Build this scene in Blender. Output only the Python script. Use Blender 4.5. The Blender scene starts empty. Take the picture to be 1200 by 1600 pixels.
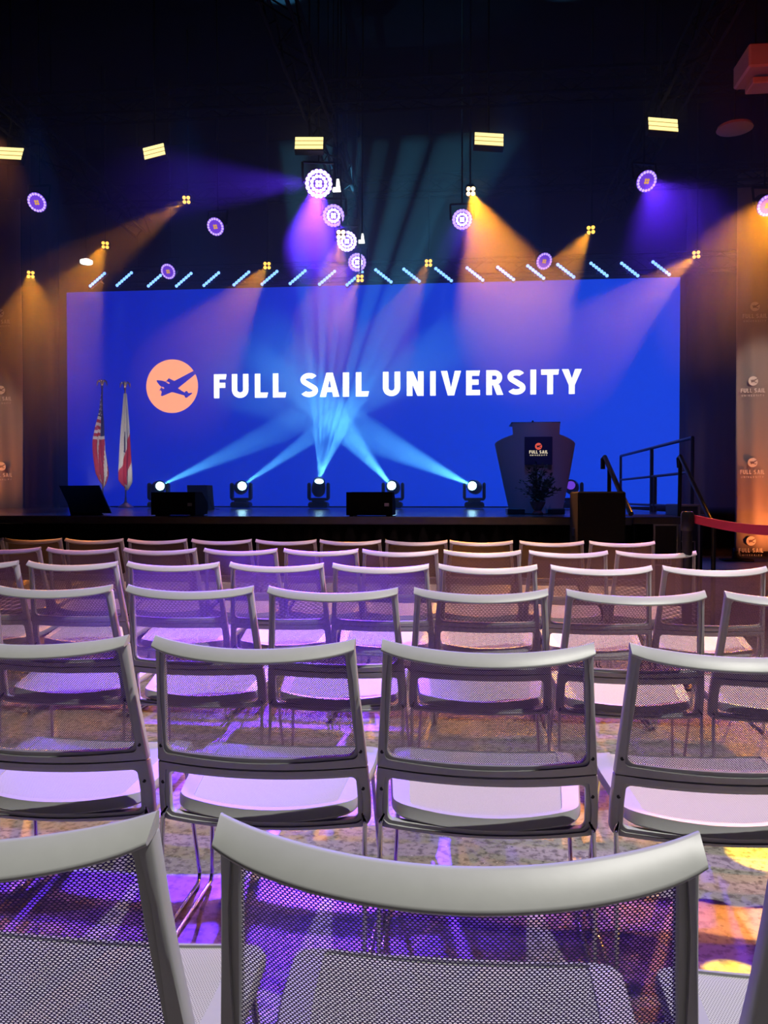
import bpy, math, random
from mathutils import Vector, Matrix, Euler
from mathutils.geometry import tessellate_polygon
random.seed(7)
S = bpy.context.scene
COL = S.collection
PI = math.pi
# ------------------------------------------------------------------ camera
F = 1250.0                       # focal length in pixels of the 1200x1600 frame
EYE = 1.13
YAW = math.radians(5.4)
PITCH = math.atan(-23.0 / F)
cam_data = bpy.data.cameras.new('camera')
cam_data.sensor_fit = 'VERTICAL'
cam_data.sensor_height = 36.0
cam_data.lens = 36.0 * F / 1600.0
cam_data.clip_start = 0.02
cam = bpy.data.objects.new('camera', cam_data)
COL.objects.link(cam)
cam.location = (0, 0, EYE)
cam.rotation_euler = (PI / 2 + PITCH, 0, YAW)
S.camera = cam
CM = Euler((PI / 2 + PITCH, 0, YAW)).to_matrix()
def ray(px, py):
    return CM @ Vector(((px - 600) / F, (800 - py) / F, -1.0))
def at(px, py, Y):               # the point of the plane y = Y seen at a pixel
    d = ray(px, py)
    return Vector((0, 0, EYE)) + d * (Y / d.y)
# ------------------------------------------------------------------ view, world, cycles
S.view_settings.view_transform = 'Standard'
S.view_settings.look = 'None'
S.view_settings.gamma = 1.0
S.view_settings.exposure = 0.0
S.view_settings.use_curve_mapping = False
w = bpy.data.worlds.new('world'); S.world = w
w.use_nodes = True
w.node_tree.nodes['Background'].inputs[0].default_value = (0.2, 0.22, 0.5, 1)
w.node_tree.nodes['Background'].inputs[1].default_value = 0.0
cy = S.cycles
cy.use_denoising = True
cy.transparent_max_bounces = 24
cy.max_bounces = 5
cy.diffuse_bounces = 1
cy.glossy_bounces = 3
cy.transmission_bounces = 3
cy.volume_bounces = 0
cy.sample_clamp_indirect = 4.0
cy.sample_clamp_direct = 0.0
cy.use_light_tree = True
cy.caustics_reflective = False
cy.caustics_refractive = False
# ------------------------------------------------------------------ lights of the room (house lamps outside the frame, and added fill spots)
def spot(name, loc, target, col, power, angle, blend=0.3, radius=0.05):
    l = bpy.data.lights.new(name, 'SPOT')
    l.color = col; l.energy = power; l.spot_size = math.radians(angle)
    l.spot_blend = blend; l.shadow_soft_size = radius
    o = bpy.data.objects.new(name, l); COL.objects.link(o)
    o.location = loc
    d = Vector(target) - Vector(loc)
    o.rotation_euler = d.to_track_quat('-Z', 'Y').to_euler()
    return o
WHITE = (1.0, 0.97, 0.90)
AMBER = (1.0, 0.33, 0.012)
VIOLET = (0.10, 0.02, 1.0)
spot('house_and_fill_light', (2.7, 1.5, 7.6), (0.1, 2.0, 0.4), WHITE, 2150, 52, 0.6, 0.05)
spot('violet_fill', (-3.2, 7.9, 6.3), (-1.2, 3.6, .5), (.26, .08, 1.0), 1100, 46, .8, .06)  # added violet fill, turns the amber-lit chair backs pinkish
spot('violet_fill', (3.4, 7.9, 6.3), (1.3, 3.8, .5), (.60, .16, 1.0), 700, 46, .8, .06)  # matching added fill over the right half of the rows
spot('house_and_fill_light', (3.2, 4.6, 8.0), (2.0, 5.0, 0.4), (1.0, 0.85, 0.80), 650, 36, 0.8, 0.06)
spot('house_and_fill_light', (0.4, 6.9, 8.2), (-0.4, 5.7, 0.8), (1.0, 0.66, 0.66), 2000, 44, 0.8, 0.06)  # added pinkish fill to brighten the farthest chairs

# ------------------------------------------------------------------ materials
def mat(name, col, rough=0.6, metal=0.0, noise=0.0, nscale=20, spec=0.5, bump=0.0, trans=0.0):
    m = bpy.data.materials.new(name); m.use_nodes = True
    nt = m.node_tree; b = nt.nodes['Principled BSDF']
    b.inputs['Base Color'].default_value = (*col, 1)
    b.inputs['Roughness'].default_value = rough
    b.inputs['Metallic'].default_value = metal
    b.inputs['Specular IOR Level'].default_value = spec
    tc = nt.nodes.new('ShaderNodeTexCoord')
    n = nt.nodes.new('ShaderNodeTexNoise'); n.inputs['Scale'].default_value = nscale
    n.inputs['Detail'].default_value = 2
    nt.links.new(tc.outputs['Object'], n.inputs['Vector'])
    if noise:
        r = nt.nodes.new('ShaderNodeMapRange')
        r.inputs[3].default_value = 1 - noise; r.inputs[4].default_value = 1 + noise
        nt.links.new(n.outputs['Fac'], r.inputs[0])
        mx = nt.nodes.new('ShaderNodeVectorMath'); mx.operation = 'SCALE'
        mx.inputs[0].default_value = col
        nt.links.new(r.outputs[0], mx.inputs['Scale'])
        nt.links.new(mx.outputs[0], b.inputs['Base Color'])
    if bump:
        bp = nt.nodes.new('ShaderNodeBump'); bp.inputs['Strength'].default_value = bump
        bp.inputs['Distance'].default_value = 0.002
        nt.links.new(n.outputs['Fac'], bp.inputs['Height'])
        nt.links.new(bp.outputs[0], b.inputs['Normal'])
    return m
def emis(name, col, strength):
    m = bpy.data.materials.new(name); m.use_nodes = True
    nt = m.node_tree; nt.nodes.clear()
    e = nt.nodes.new('ShaderNodeEmission'); o = nt.nodes.new('ShaderNodeOutputMaterial')
    e.inputs[0].default_value = (*col, 1); e.inputs[1].default_value = strength
    nt.links.new(e.outputs[0], o.inputs[0])
    return m
M = {}
M['plastic'] = mat('grey_plastic', (0.50, 0.51, 0.50), 0.42, noise=0.04, nscale=60, bump=0.05)
M['chrome'] = mat('chrome', (0.75, 0.75, 0.77), 0.12, 1.0, noise=0.03)
M['screw'] = mat('dark_screw', (0.03, 0.03, 0.035), 0.4, 0.6)
M['black'] = mat('black_paint', (0.005, 0.005, 0.006), 0.85, noise=0.2, spec=0.15)
M['blackmetal'] = mat('black_metal', (0.012, 0.012, 0.014), 0.4, 0.3, noise=0.2)
M['trussblack'] = mat('matt_black_truss', (0.006, 0.006, 0.007), 0.8, spec=0.1)
M['velour'] = mat('black_velour', (0.012, 0.010, 0.011), 0.95, noise=0.3, nscale=8, spec=0.1)
M['drape'] = mat('dark_drape', (0.025, 0.017, 0.017), 0.9, noise=0.3, nscale=6, spec=0.1)
M['ceil'] = mat('black_ceiling', (0.010, 0.010, 0.014), 0.9, noise=0.3, nscale=3, spec=0.1)
M['wall'] = mat('black_wall', (0.010, 0.009, 0.009), 0.9, noise=0.3, nscale=3, spec=0.1)
M['deck'] = mat('stage_deck', (0.10, 0.10, 0.11), 0.22, noise=0.25, nscale=6, bump=0.1)
M['gold'] = mat('polished_gold', (0.85, 0.62, 0.28), 0.25, 1.0)
M['goldbase'] = mat('brass', (0.80, 0.66, 0.40), 0.35, 0.7)
M['red'] = mat('red_webbing', (0.62, 0.02, 0.06), 0.7, noise=0.08, nscale=200)
M['lectern'] = mat('frosted_grey_panel', (0.30, 0.27, 0.30), 0.35, noise=0.05, nscale=5)
M['sign'] = mat('navy_sign', (0.012, 0.014, 0.06), 0.3)
M['leaf'] = mat('dark_leaf', (0.025, 0.05, 0.02), 0.6, noise=0.3)
M['pot'] = mat('clay_pot', (0.22, 0.16, 0.15), 0.6, noise=0.2)
M['case'] = mat('road_case_laminate', (0.025, 0.022, 0.024), 0.5, noise=0.2)
M['alu'] = mat('aluminium_edge', (0.45, 0.43, 0.42), 0.4, 0.8)
M['grey'] = mat('grey_step', (0.12, 0.11, 0.12), 0.7, noise=0.2)
M['flagred'] = mat('flag_red', (0.55, 0.02, 0.05), 0.7, noise=0.1, nscale=30)
M['flagwhite'] = mat('flag_white', (0.80, 0.78, 0.80), 0.7, noise=0.05, nscale=30)
M['flagblue'] = mat('flag_blue', (0.02, 0.03, 0.16), 0.7, noise=0.1, nscale=30)
M['white'] = mat('white_print', (0.92, 0.88, 0.84), 0.6)
M['salmonprint'] = mat('salmon_print', (0.80, 0.35, 0.24), 0.6)
M['duct'] = mat('ceiling_duct', (0.30, 0.22, 0.20), 0.7, noise=0.2, nscale=4)
M['e_white'] = emis('screen_white', (1.0, 1.0, 1.0), 1.6)
M['e_salmon'] = emis('screen_salmon', (1.0, 0.38, 0.20), 1.4)
M['e_warm'] = emis('warm_panel_light', (1.0, 0.80, 0.33), 1.5)
M['e_warmdim'] = emis('warm_panel_tube_gap', (0.75, 0.45, 0.06), 0.6)
M['e_led'] = emis('blue_white_led', (0.16, 0.36, 1.0), 3.2)
M['e_violet'] = emis('violet_lens', (0.55, 0.38, 1.0), 1.6)
M['e_violetdim'] = emis('dim_violet_lens', (0.20, 0.06, 0.85), 0.9)
M['e_lilac'] = emis('bright_lilac_lens', (0.80, 0.66, 1.0), 3.0)
M['e_amber'] = emis('amber_lens', (1.0, 0.50, 0.08), 2.6)
M['e_amberhot'] = emis('hot_amber_lens', (1.0, 0.62, 0.28), 9.0)
M['e_amberdim'] = emis('dim_amber_lens', (1.0, 0.50, 0.10), 0.8)
M['e_cyan'] = emis('cyan_lens', (0.45, 0.9, 1.0), 12.0)
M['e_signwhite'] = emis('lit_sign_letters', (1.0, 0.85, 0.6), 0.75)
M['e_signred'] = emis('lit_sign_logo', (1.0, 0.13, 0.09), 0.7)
M['e_down_and_fitting'] = emis('downlight', (0.95, 0.95, 0.9), 2.0)  # also the painted glow of the truss fittings

def screen_mat():
    m = bpy.data.materials.new('led_screen_blue'); m.use_nodes = True
    nt = m.node_tree; nt.nodes.clear()
    tc = nt.nodes.new('ShaderNodeTexCoord'); sp = nt.nodes.new('ShaderNodeSeparateXYZ')
    nt.links.new(tc.outputs['Object'], sp.inputs[0])
    mr = nt.nodes.new('ShaderNodeMapRange')
    mr.inputs[1].default_value = -6.0; mr.inputs[2].default_value = 6.0
    nt.links.new(sp.outputs[0], mr.inputs[0])
    cr = nt.nodes.new('ShaderNodeValToRGB')
    cr.color_ramp.elements[0].color = (0.003, 0.014, 0.50, 1)
    cr.color_ramp.elements[1].color = (0.006, 0.065, 0.88, 1)
    nt.links.new(mr.outputs[0], cr.inputs[0])
    e = nt.nodes.new('ShaderNodeEmission'); o = nt.nodes.new('ShaderNodeOutputMaterial')
    nt.links.new(cr.outputs[0], e.inputs[0]); e.inputs[1].default_value = 1.0
    nt.links.new(e.outputs[0], o.inputs[0])
    return m
M['screen'] = screen_mat()

def mesh_mat(name, col, hx=0.0050, hz=0.0027, rx=0.32, rz=0.385, holes=True, transl=0.45):
    m = bpy.data.materials.new(name); m.use_nodes = True
    nt = m.node_tree; nt.nodes.clear(); L = nt.links
    def nd(t, **k):
        n = nt.nodes.new(t)
        for a, v in k.items(): setattr(n, a, v)
        return n
    def ma(op, a, b=None):
        n = nd('ShaderNodeMath', operation=op)
        for i, x in enumerate((a, b)):
            if x is None: continue
            if isinstance(x, (int, float)): n.inputs[i].default_value = x
            else: L.new(x, n.inputs[i])
        return n.outputs[0]
    uv = nd('ShaderNodeTexCoord'); sp = nd('ShaderNodeSeparateXYZ')
    L.new(uv.outputs['UV'], sp.inputs[0])
    v = ma('DIVIDE', sp.outputs[1], hz); u = ma('DIVIDE', sp.outputs[0], hx)
    row = ma('FLOOR', v)
    sh = ma('MULTIPLY', ma('MODULO', row, 2.0), 0.5)
    fx = ma('DIVIDE', ma('SUBTRACT', ma('FRACT', ma('ADD', u, sh)), 0.5), rx)
    fz = ma('DIVIDE', ma('SUBTRACT', ma('FRACT', v), 0.5), rz)
    r2 = ma('ADD', ma('MULTIPLY', fx, fx), ma('MULTIPLY', fz, fz))
    hole = ma('LESS_THAN', r2, 1.0)
    b = nd('ShaderNodeBsdfDiffuse'); b.inputs[0].default_value = (*col, 1)
    t = nd('ShaderNodeBsdfTranslucent'); t.inputs[0].default_value = (*col, 1)
    mx = nd('ShaderNodeMixShader'); mx.inputs[0].default_value = transl
    L.new(b.outputs[0], mx.inputs[1]); L.new(t.outputs[0], mx.inputs[2])
    out = nd('ShaderNodeOutputMaterial')
    if holes:
        tr = nd('ShaderNodeBsdfTransparent')
        m2 = nd('ShaderNodeMixShader')
        L.new(hole, m2.inputs[0]); L.new(mx.outputs[0], m2.inputs[1]); L.new(tr.outputs[0], m2.inputs[2])
        L.new(m2.outputs[0], out.inputs[0])
    else:
        mc = nd('ShaderNodeMapRange')
        mc.inputs[3].default_value = 1.0; mc.inputs[4].default_value = 0.55
        L.new(hole, mc.inputs[0])
        vm = nd('ShaderNodeVectorMath', operation='SCALE'); vm.inputs[0].default_value = col
        L.new(mc.outputs[0], vm.inputs['Scale']); L.new(vm.outputs[0], b.inputs[0])
        L.new(b.outputs[0], out.inputs[0])
    return m
M['mesh'] = mesh_mat('woven_mesh_back', (0.07, 0.064, 0.074), transl=0.5)
M['seatmesh'] = mesh_mat('woven_mesh_seat', (0.62, 0.62, 0.60), 0.004, 0.003, holes=False)

def floor_mat():
    m = bpy.data.materials.new('polished_concrete'); m.use_nodes = True
    nt = m.node_tree; b = nt.nodes['Principled BSDF']; L = nt.links
    tc = nt.nodes.new('ShaderNodeTexCoord')
    def noise(s, d, r=0.6):
        n = nt.nodes.new('ShaderNodeTexNoise'); n.inputs['Scale'].default_value = s
        n.inputs['Detail'].default_value = d; n.inputs['Roughness'].default_value = r
        L.new(tc.outputs['Object'], n.inputs['Vector']); return n.outputs['Fac']
    def ramp(src, stops):
        c = nt.nodes.new('ShaderNodeValToRGB')
        while len(c.color_ramp.elements) < len(stops): c.color_ramp.elements.new(0.5)
        for e, (p, k) in zip(c.color_ramp.elements, stops): e.position = p; e.color = (*k, 1)
        L.new(src, c.inputs[0]); return c.outputs[0]
    def mix(f, a, bb, typ='MIX'):
        n = nt.nodes.new('ShaderNodeMix'); n.data_type = 'RGBA'; n.blend_type = typ
        if isinstance(f, float): n.inputs[0].default_value = f
        else: L.new(f, n.inputs[0])
        for i, x in ((6, a), (7, bb)):
            if isinstance(x, tuple): n.inputs[i].default_value = x
            else: L.new(x, n.inputs[i])
        return n.outputs[2]
    base = ramp(noise(2.2, 6, 0.65), [(0.30, (0.25, 0.23, 0.215)), (0.55, (0.37, 0.345, 0.32)), (0.72, (0.47, 0.44, 0.41))])
    mot = ramp(noise(38, 4, 0.6), [(0.38, (0.35, 0.34, 0.33)), (0.52, (1, 1, 1))])
    c = mix(0.85, base, mot, 'MULTIPLY')
    vor = nt.nodes.new('ShaderNodeTexVoronoi'); vor.inputs['Scale'].default_value = 75
    L.new(tc.outputs['Object'], vor.inputs['Vector'])
    chip = ramp(vor.outputs['Distance'], [(0.10, (1, 1, 1)), (0.16, (0, 0, 0))])
    sep = nt.nodes.new('ShaderNodeSeparateColor'); L.new(vor.outputs['Color'], sep.inputs[0])
    gt = nt.nodes.new('ShaderNodeMath'); gt.operation = 'GREATER_THAN'; gt.inputs[1].default_value = 0.8
    L.new(sep.outputs[0], gt.inputs[0])
    mm = nt.nodes.new('ShaderNodeMath'); mm.operation = 'MULTIPLY'
    L.new(chip, mm.inputs[0]); L.new(gt.outputs[0], mm.inputs[1])
    c = mix(mm.outputs[0], c, (0.70, 0.68, 0.62, 1))
    vor2 = nt.nodes.new('ShaderNodeTexVoronoi'); vor2.inputs['Scale'].default_value = 42
    L.new(tc.outputs['Object'], vor2.inputs['Vector'])
    chip2 = ramp(vor2.outputs['Distance'], [(0.16, (1, 1, 1)), (0.26, (0, 0, 0))])
    sep2 = nt.nodes.new('ShaderNodeSeparateColor'); L.new(vor2.outputs['Color'], sep2.inputs[0])
    gt2 = nt.nodes.new('ShaderNodeMath'); gt2.operation = 'GREATER_THAN'; gt2.inputs[1].default_value = 0.72
    L.new(sep2.outputs[1], gt2.inputs[0])
    m2 = nt.nodes.new('ShaderNodeMath'); m2.operation = 'MULTIPLY'
    L.new(chip2, m2.inputs[0]); L.new(gt2.outputs[0], m2.inputs[1])
    c = mix(m2.outputs[0], c, (0.12, 0.115, 0.11, 1))
    L.new(c, b.inputs['Base Color'])
    b.inputs['Roughness'].default_value = 0.42
    b.inputs['Specular IOR Level'].default_value = 0.4
    return m
M['floor'] = floor_mat()

# ------------------------------------------------------------------ geometry helpers
class MB:
    def __init__(s): s.v = []; s.f = []; s.mi = []; s.uv = None
    def add(s, vs, fs, mi=0):
        k = len(s.v); s.v += [tuple(p) for p in vs]
        s.f += [tuple(i + k for i in f) for f in fs]; s.mi += [mi] * len(fs); return s
    def box(s, c, d, R=None, mi=0, bev=0.0):
        c = Vector(c); hx, hy, hz = d[0] / 2, d[1] / 2, d[2] / 2
        if bev > 0:
            b = min(bev, hx * .9, hy * .9, hz * .9)
            vs = []; idx = {}
            for sx in (-1, 1):
                for sy in (-1, 1):
                    for sz in (-1, 1):
                        for ax in range(3):
                            p = [sx * (hx - b), sy * (hy - b), sz * (hz - b)]
                            p[ax] = (sx * hx, sy * hy, sz * hz)[ax]
                            idx[(sx, sy, sz, ax)] = len(vs); vs.append(Vector(p))
            fs = []
            for ax in range(3):
                o = [a for a in range(3) if a != ax]
                for sg in (-1, 1):
                    q = []
                    for a, bb in ((-1, -1), (1, -1), (1, 1), (-1, 1)):
                        k = [0, 0, 0]; k[ax] = sg; k[o[0]] = a; k[o[1]] = bb
                        q.append(idx[(*k, ax)])
                    fs.append(q)
            for ax in range(3):   # edges along ax
                o = [a for a in range(3) if a != ax]
                for a in (-1, 1):
                    for bb in (-1, 1):
                        k1 = [0, 0, 0]; k1[o[0]] = a; k1[o[1]] = bb; k2 = list(k1); k1[ax] = -1; k2[ax] = 1
                        fs.append([idx[(*k1, o[0])], idx[(*k2, o[0])], idx[(*k2, o[1])], idx[(*k1, o[1])]])
            for sx in (-1, 1):
                for sy in (-1, 1):
                    for sz in (-1, 1): fs.append([idx[(sx, sy, sz, a)] for a in range(3)])
        else:
            vs = [Vector((x * hx, y * hy, z * hz)) for x in (-1, 1) for y in (-1, 1) for z in (-1, 1)]
            fs = [(0, 1, 3, 2), (4, 6, 7, 5), (0, 4, 5, 1), (2, 3, 7, 6), (0, 2, 6, 4), (1, 5, 7, 3)]
        if R is not None: vs = [R @ p for p in vs]
        return s.add([p + c for p in vs], fs, mi)
    def tube(s, pts, r, n=8, cap=True, mi=0):
        pts = [Vector(p) for p in pts]; vs = []; up = None
        for i, p in enumerate(pts):
            t = (pts[min(i + 1, len(pts) - 1)] - pts[max(i - 1, 0)]).normalized()
            if up is None: up = Vector((0, 0, 1)) if abs(t.z) < .9 else Vector((1, 0, 0))
            a = t.cross(up).normalized(); b = a.cross(t).normalized(); up = b
            rr = r[i] if isinstance(r, (list, tuple)) else r
            for k in range(n):
                an = 2 * PI * k / n; vs.append(p + a * rr * math.cos(an) + b * rr * math.sin(an))
        fs = []
        for i in range(len(pts) - 1):
            for k in range(n):
                k2 = (k + 1) % n; fs.append((i * n + k, i * n + k2, (i + 1) * n + k2, (i + 1) * n + k))
        if cap:
            fs.append(tuple(range(n - 1, -1, -1))); fs.append(tuple((len(pts) - 1) * n + k for k in range(n)))
        return s.add(vs, fs, mi)
    def lathe(s, prof, n=24, R=None, c=(0, 0, 0), mi=0, cap=True):
        vs = []; c = Vector(c)
        for r, z in prof:
            for k in range(n):
                a = 2 * PI * k / n; p = Vector((r * math.cos(a), r * math.sin(a), z))
                if R is not None: p = R @ p
                vs.append(p + c)
        fs = []
        for i in range(len(prof) - 1):
            for k in range(n):
                k2 = (k + 1) % n; fs.append((i * n + k, i * n + k2, (i + 1) * n + k2, (i + 1) * n + k))
        if cap:
            fs.append(tuple(range(n - 1, -1, -1))); fs.append(tuple((len(prof) - 1) * n + k for k in range(n)))
        return s.add(vs, fs, mi)
    def grid(s, nu, nv, fn, mi=0, closed=False):
        vs = [fn(i / nu, j / nv) for j in range(nv + 1) for i in range(nu + 1)]
        fs = [(j * (nu + 1) + i, j * (nu + 1) + i + 1, (j + 1) * (nu + 1) + i + 1, (j + 1) * (nu + 1) + i)
              for j in range(nv) for i in range(nu)]
        return s.add(vs, fs, mi)
    def build(s, name, m, parent=None, smooth=None, uvfn=None):
        me = bpy.data.meshes.new(name); me.from_pydata(s.v, [], s.f); me.update()
        for mm in (m if isinstance(m, (list, tuple)) else [m]): me.materials.append(mm)
        if any(s.mi): me.polygons.foreach_set('material_index', s.mi)
        import bmesh
        b = bmesh.new(); b.from_mesh(me); bmesh.ops.recalc_face_normals(b, faces=b.faces); b.to_mesh(me); b.free()
        if uvfn:
            uv = me.uv_layers.new(name='uv')
            for lp in me.loops: uv.data[lp.index].uv = uvfn(me.vertices[lp.vertex_index].co)
        if smooth is not None:
            me.polygons.foreach_set('use_smooth', [True] * len(me.polygons))
            me.set_sharp_from_angle(angle=math.radians(smooth))
        o = bpy.data.objects.new(name, me); COL.objects.link(o)
        if parent: o.parent = parent
        return o
def tag(o, label=None, cat=None, group=None, kind=None):
    if label: o['label'] = label
    if cat: o['category'] = cat
    if group: o['group'] = group
    if kind: o['kind'] = kind
    return o
def empty(name, loc, rot=(0, 0, 0)):
    o = bpy.data.objects.new(name, None); COL.objects.link(o)
    o.location = loc; o.rotation_euler = rot; o.empty_display_size = 0.1; return o
KIDS = {}
def kids(o): return [c for c in bpy.data.objects if c.parent == o]
def copy_tree(o, parent=None):
    c = o.copy(); COL.objects.link(c); c.parent = parent
    for ch in kids(o): copy_tree(ch, c)
    return c
def aim(d, up='Y'):   # matrix taking +Z to direction d
    return Vector(d).normalized().to_track_quat('Z', up).to_matrix()
def struct(name, m, mb, smooth=None): return tag(mb.build(name, m, smooth=smooth), kind='structure')

# ------------------------------------------------------------------ setting
X0, X1, Y0, Y1, H = -9.5, 9.5, -4.0, 17.5, 9.0
struct('floor', M['floor'], MB().box(((X0 + X1) / 2, (Y0 + Y1) / 2, -0.1), (X1 - X0, Y1 - Y0, 0.2)))
struct('ceiling', M['ceil'], MB().box(((X0 + X1) / 2, (Y0 + Y1) / 2, H + 0.1), (X1 - X0, Y1 - Y0, 0.2)))
struct('wall_left', M['wall'], MB().box((X0 - 0.1, (Y0 + Y1) / 2, H / 2), (0.2, Y1 - Y0, H)))
struct('wall_right', M['wall'], MB().box((X1 + 0.1, (Y0 + Y1) / 2, H / 2), (0.2, Y1 - Y0, H)))
struct('wall_back', M['wall'], MB().box(((X0 + X1) / 2, Y1 + 0.1, H / 2), (X1 - X0, 0.2, H)))
struct('wall_rear', M['wall'], MB().box(((X0 + X1) / 2, Y0 - 0.1, H / 2), (X1 - X0, 0.2, H)))

SY = 16.0            # screen plane
SZ = 0.93            # stage top
SF = 8.2             # stage front
SXR = 2.85           # right end of stage
# ------------------------------------------------------------------ stage
st = empty('stage', ((-8.6 + SXR) / 2, SF, 0))
tag(st, 'low black stage with blue lit deck running below the big screen', 'stage')
sx = (-8.6 + SXR) / 2
XF = 1.72            # right end of the front part of the stage
MB().box(((XF - SXR) / 2, .7, SZ - 0.04), (XF + 8.6, 1.4, 0.08), bev=0.006).box((0, 1.4 + (15.5 - 9.6) / 2, SZ - 0.04), (SXR + 8.6, 15.5 - 9.6, 0.08), bev=0.006).build('deck', M['deck'], st)
sk = MB()
def skirt(u, v):
    x = -(SXR + 8.6) / 2 + 0.02 + u * (XF + 8.56)
    return Vector((x, 0.03 + 0.014 * math.sin(x * 42) + 0.006 * math.sin(x * 17), 0.005 + v * (SZ - 0.09)))
sk.grid(900, 1, skirt)
sk.grid(2, 1, lambda u, v: Vector((XF - sx - 0.03, 0.03 + u * 1.4, 0.005 + v * (SZ - 0.09))))
sk.grid(40, 1, lambda u, v: Vector((XF - sx - 0.03 + u * (SXR - XF), 1.43 + .01 * math.sin(u * 44), 0.005 + v * (SZ - 0.09))))
sk.grid(2, 1, lambda u, v: Vector(((SXR + 8.6) / 2 - 0.03, 1.43 + u * 5.8, 0.005 + v * (SZ - 0.09))))
so = sk.build('pleated_skirt', M['velour'], st, smooth=60)
so.modifiers.new('s', 'SOLIDIFY').thickness = 0.004

# ------------------------------------------------------------------ glyphs (cap height 1, box 0..1 wide)
W = 0.24
def arc(cx, cz, rx, rz, a0, a1, w, n=14):
    """strip quads around an ellipse centre line"""
    out = []
    for i in range(n):
        q = []
        for (a, o) in ((a0 + (a1 - a0) * i / n, 0), (a0 + (a1 - a0) * (i + 1) / n, 0)):
            a = math.radians(a); q.append((cx + (rx + w / 2) * math.cos(a), cz + (rz + w / 2) * math.sin(a)))
            q.append((cx + (rx - w / 2) * math.cos(a), cz + (rz - w / 2) * math.sin(a)))
        out.append([q[0], q[2], q[3], q[1]])
    return out
def rect(x0, z0, x1, z1): return [(x0, z0), (x1, z0), (x1, z1), (x0, z1)]
def glyph(ch, bw, w=0.225):
    """polygons of a letter in a box bw wide and 1 high, stroke w"""
    h = w * 0.92
    if ch == 'I': return [rect(0, 0, bw, 1)]
    if ch == 'F': return [rect(0, 0, w, 1), [(w, 1 - h), (bw - .04, 1 - h), (bw, 1), (w, 1)], rect(w, .43, bw * .90, .43 + h)]
    if ch == 'E': return [rect(0, 0, w, 1), [(w, 1 - h), (bw - .04, 1 - h), (bw, 1), (w, 1)], rect(w, .42, bw * .90, .42 + h), [(w, 0), (bw, 0), (bw, h), (w, h)]]
    if ch == 'L': return [rect(0, 0, w, 1), [(w, 0), (bw - .05, 0), (bw, h), (w, h)]]
    if ch == 'T': return [rect(bw / 2 - w / 2, 0, bw / 2 + w / 2, 1 - h), [(0, 1 - h), (bw - .04, 1 - h), (bw, 1), (.0, 1)]]
    if ch == 'U':
        r = bw / 2 - w / 2
        return [rect(0, r + w / 2 - .02, w, 1), rect(bw - w, r + w / 2 - .02, bw, 1)] + arc(bw / 2, r + w / 2 - .02, r, r - .02, 180, 360, w)
    if ch == 'V':
        return [[(0, 1), (w * 1.1, 1), (bw / 2 + w * .05, .27), (bw / 2, 0), (bw / 2 - w * .55, 0)],
                [(bw, 1), (bw - w * 1.1, 1), (bw / 2 - w * .05, .27), (bw / 2, 0), (bw / 2 + w * .55, 0)]]
    if ch == 'A':
        return [[(0, 0), (w * 1.1, 0), (bw / 2 + .01, .76), (bw / 2, 1), (bw / 2 - w * .58, 1)],
                [(bw, 0), (bw - w * 1.1, 0), (bw / 2 - .01, .76), (bw / 2, 1), (bw / 2 + w * .58, 1)],
                rect(w * .9, .20, bw - w * .9, .20 + h * .9)]
    if ch == 'N':
        return [rect(0, 0, w, 1), rect(bw - w, 0, bw, 1), [(0, 1), (w * 1.1, 1), (bw, 0), (bw - w * 1.1, 0)]]
    if ch == 'Y':
        return [rect(bw / 2 - w / 2, 0, bw / 2 + w / 2, .45), [(0, 1), (w * 1.15, 1), (bw / 2 + w * .25, .45), (bw / 2 + w / 2, .36), (bw / 2 - w / 2, .36)],
                [(bw, 1), (bw - w * 1.15, 1), (bw / 2 - w * .25, .45), (bw / 2 - w / 2, .36), (bw / 2 + w / 2, .36)]]
    if ch == 'R':
        r = (1 - .40) / 2 - h / 2
        cx = bw * .93 - r - h / 2
        return [rect(0, 0, w, 1), rect(w, 1 - h, cx, 1), rect(w, .40, cx, .40 + h)] + arc(cx, .70, r, r, -90, 90, h) + \
               [[(bw * .38, .42), (bw * .38 + w * 1.1, .42), (bw, 0), (bw - w * 1.12, 0)]]
    if ch == 'S':
        h2 = w * .95
        rx = bw / 2 - h2 / 2; rt = .26 - h2 / 2 + .015; 
        ct = 1 - .275; cb = .275; rr = .275 - h2 / 2
        top = arc(bw * .50, ct, rx * .96, rr, 32, 230, h2, 16)
        bot = arc(bw * .50, cb, rx, rr, 50, -150, h2, 16)
        a = math.radians(230); b = math.radians(50)
        p = lambda c, rx_, r_, an, o: (bw * .5 + (rx_ + o) * math.cos(an), c + (r_ + o) * math.sin(an))
        j = [p(ct, rx * .96, rr, a, h2 / 2), p(ct, rx * .96, rr, a, -h2 / 2), p(cb, rx, rr, b, h2 / 2), p(cb, rx, rr, b, -h2 / 2)]
        return top + bot + [j]
    return []
def text_polys(s, x, z, cap, tw, w=0.225, gap=0.17):
    """polygons of a line of text fitted to width tw, centred at x"""
    WD = dict(I=w, F=.56, E=.58, L=.54, T=.72, U=.72, V=.80, A=.80, N=.70, Y=.78, R=.70, S=.72)
    adv = []; cur = 0
    for ch in s:
        if ch == ' ': cur += .38; continue
        adv.append((ch, cur, WD[ch])); cur += WD[ch] + gap
    cur -= gap; k = tw / cur
    return [[(x - tw / 2 + (px_ + o) * k, z + pz * cap) for px_, pz in poly] for ch, o, bw in adv for poly in glyph(ch, bw, w)]
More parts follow.
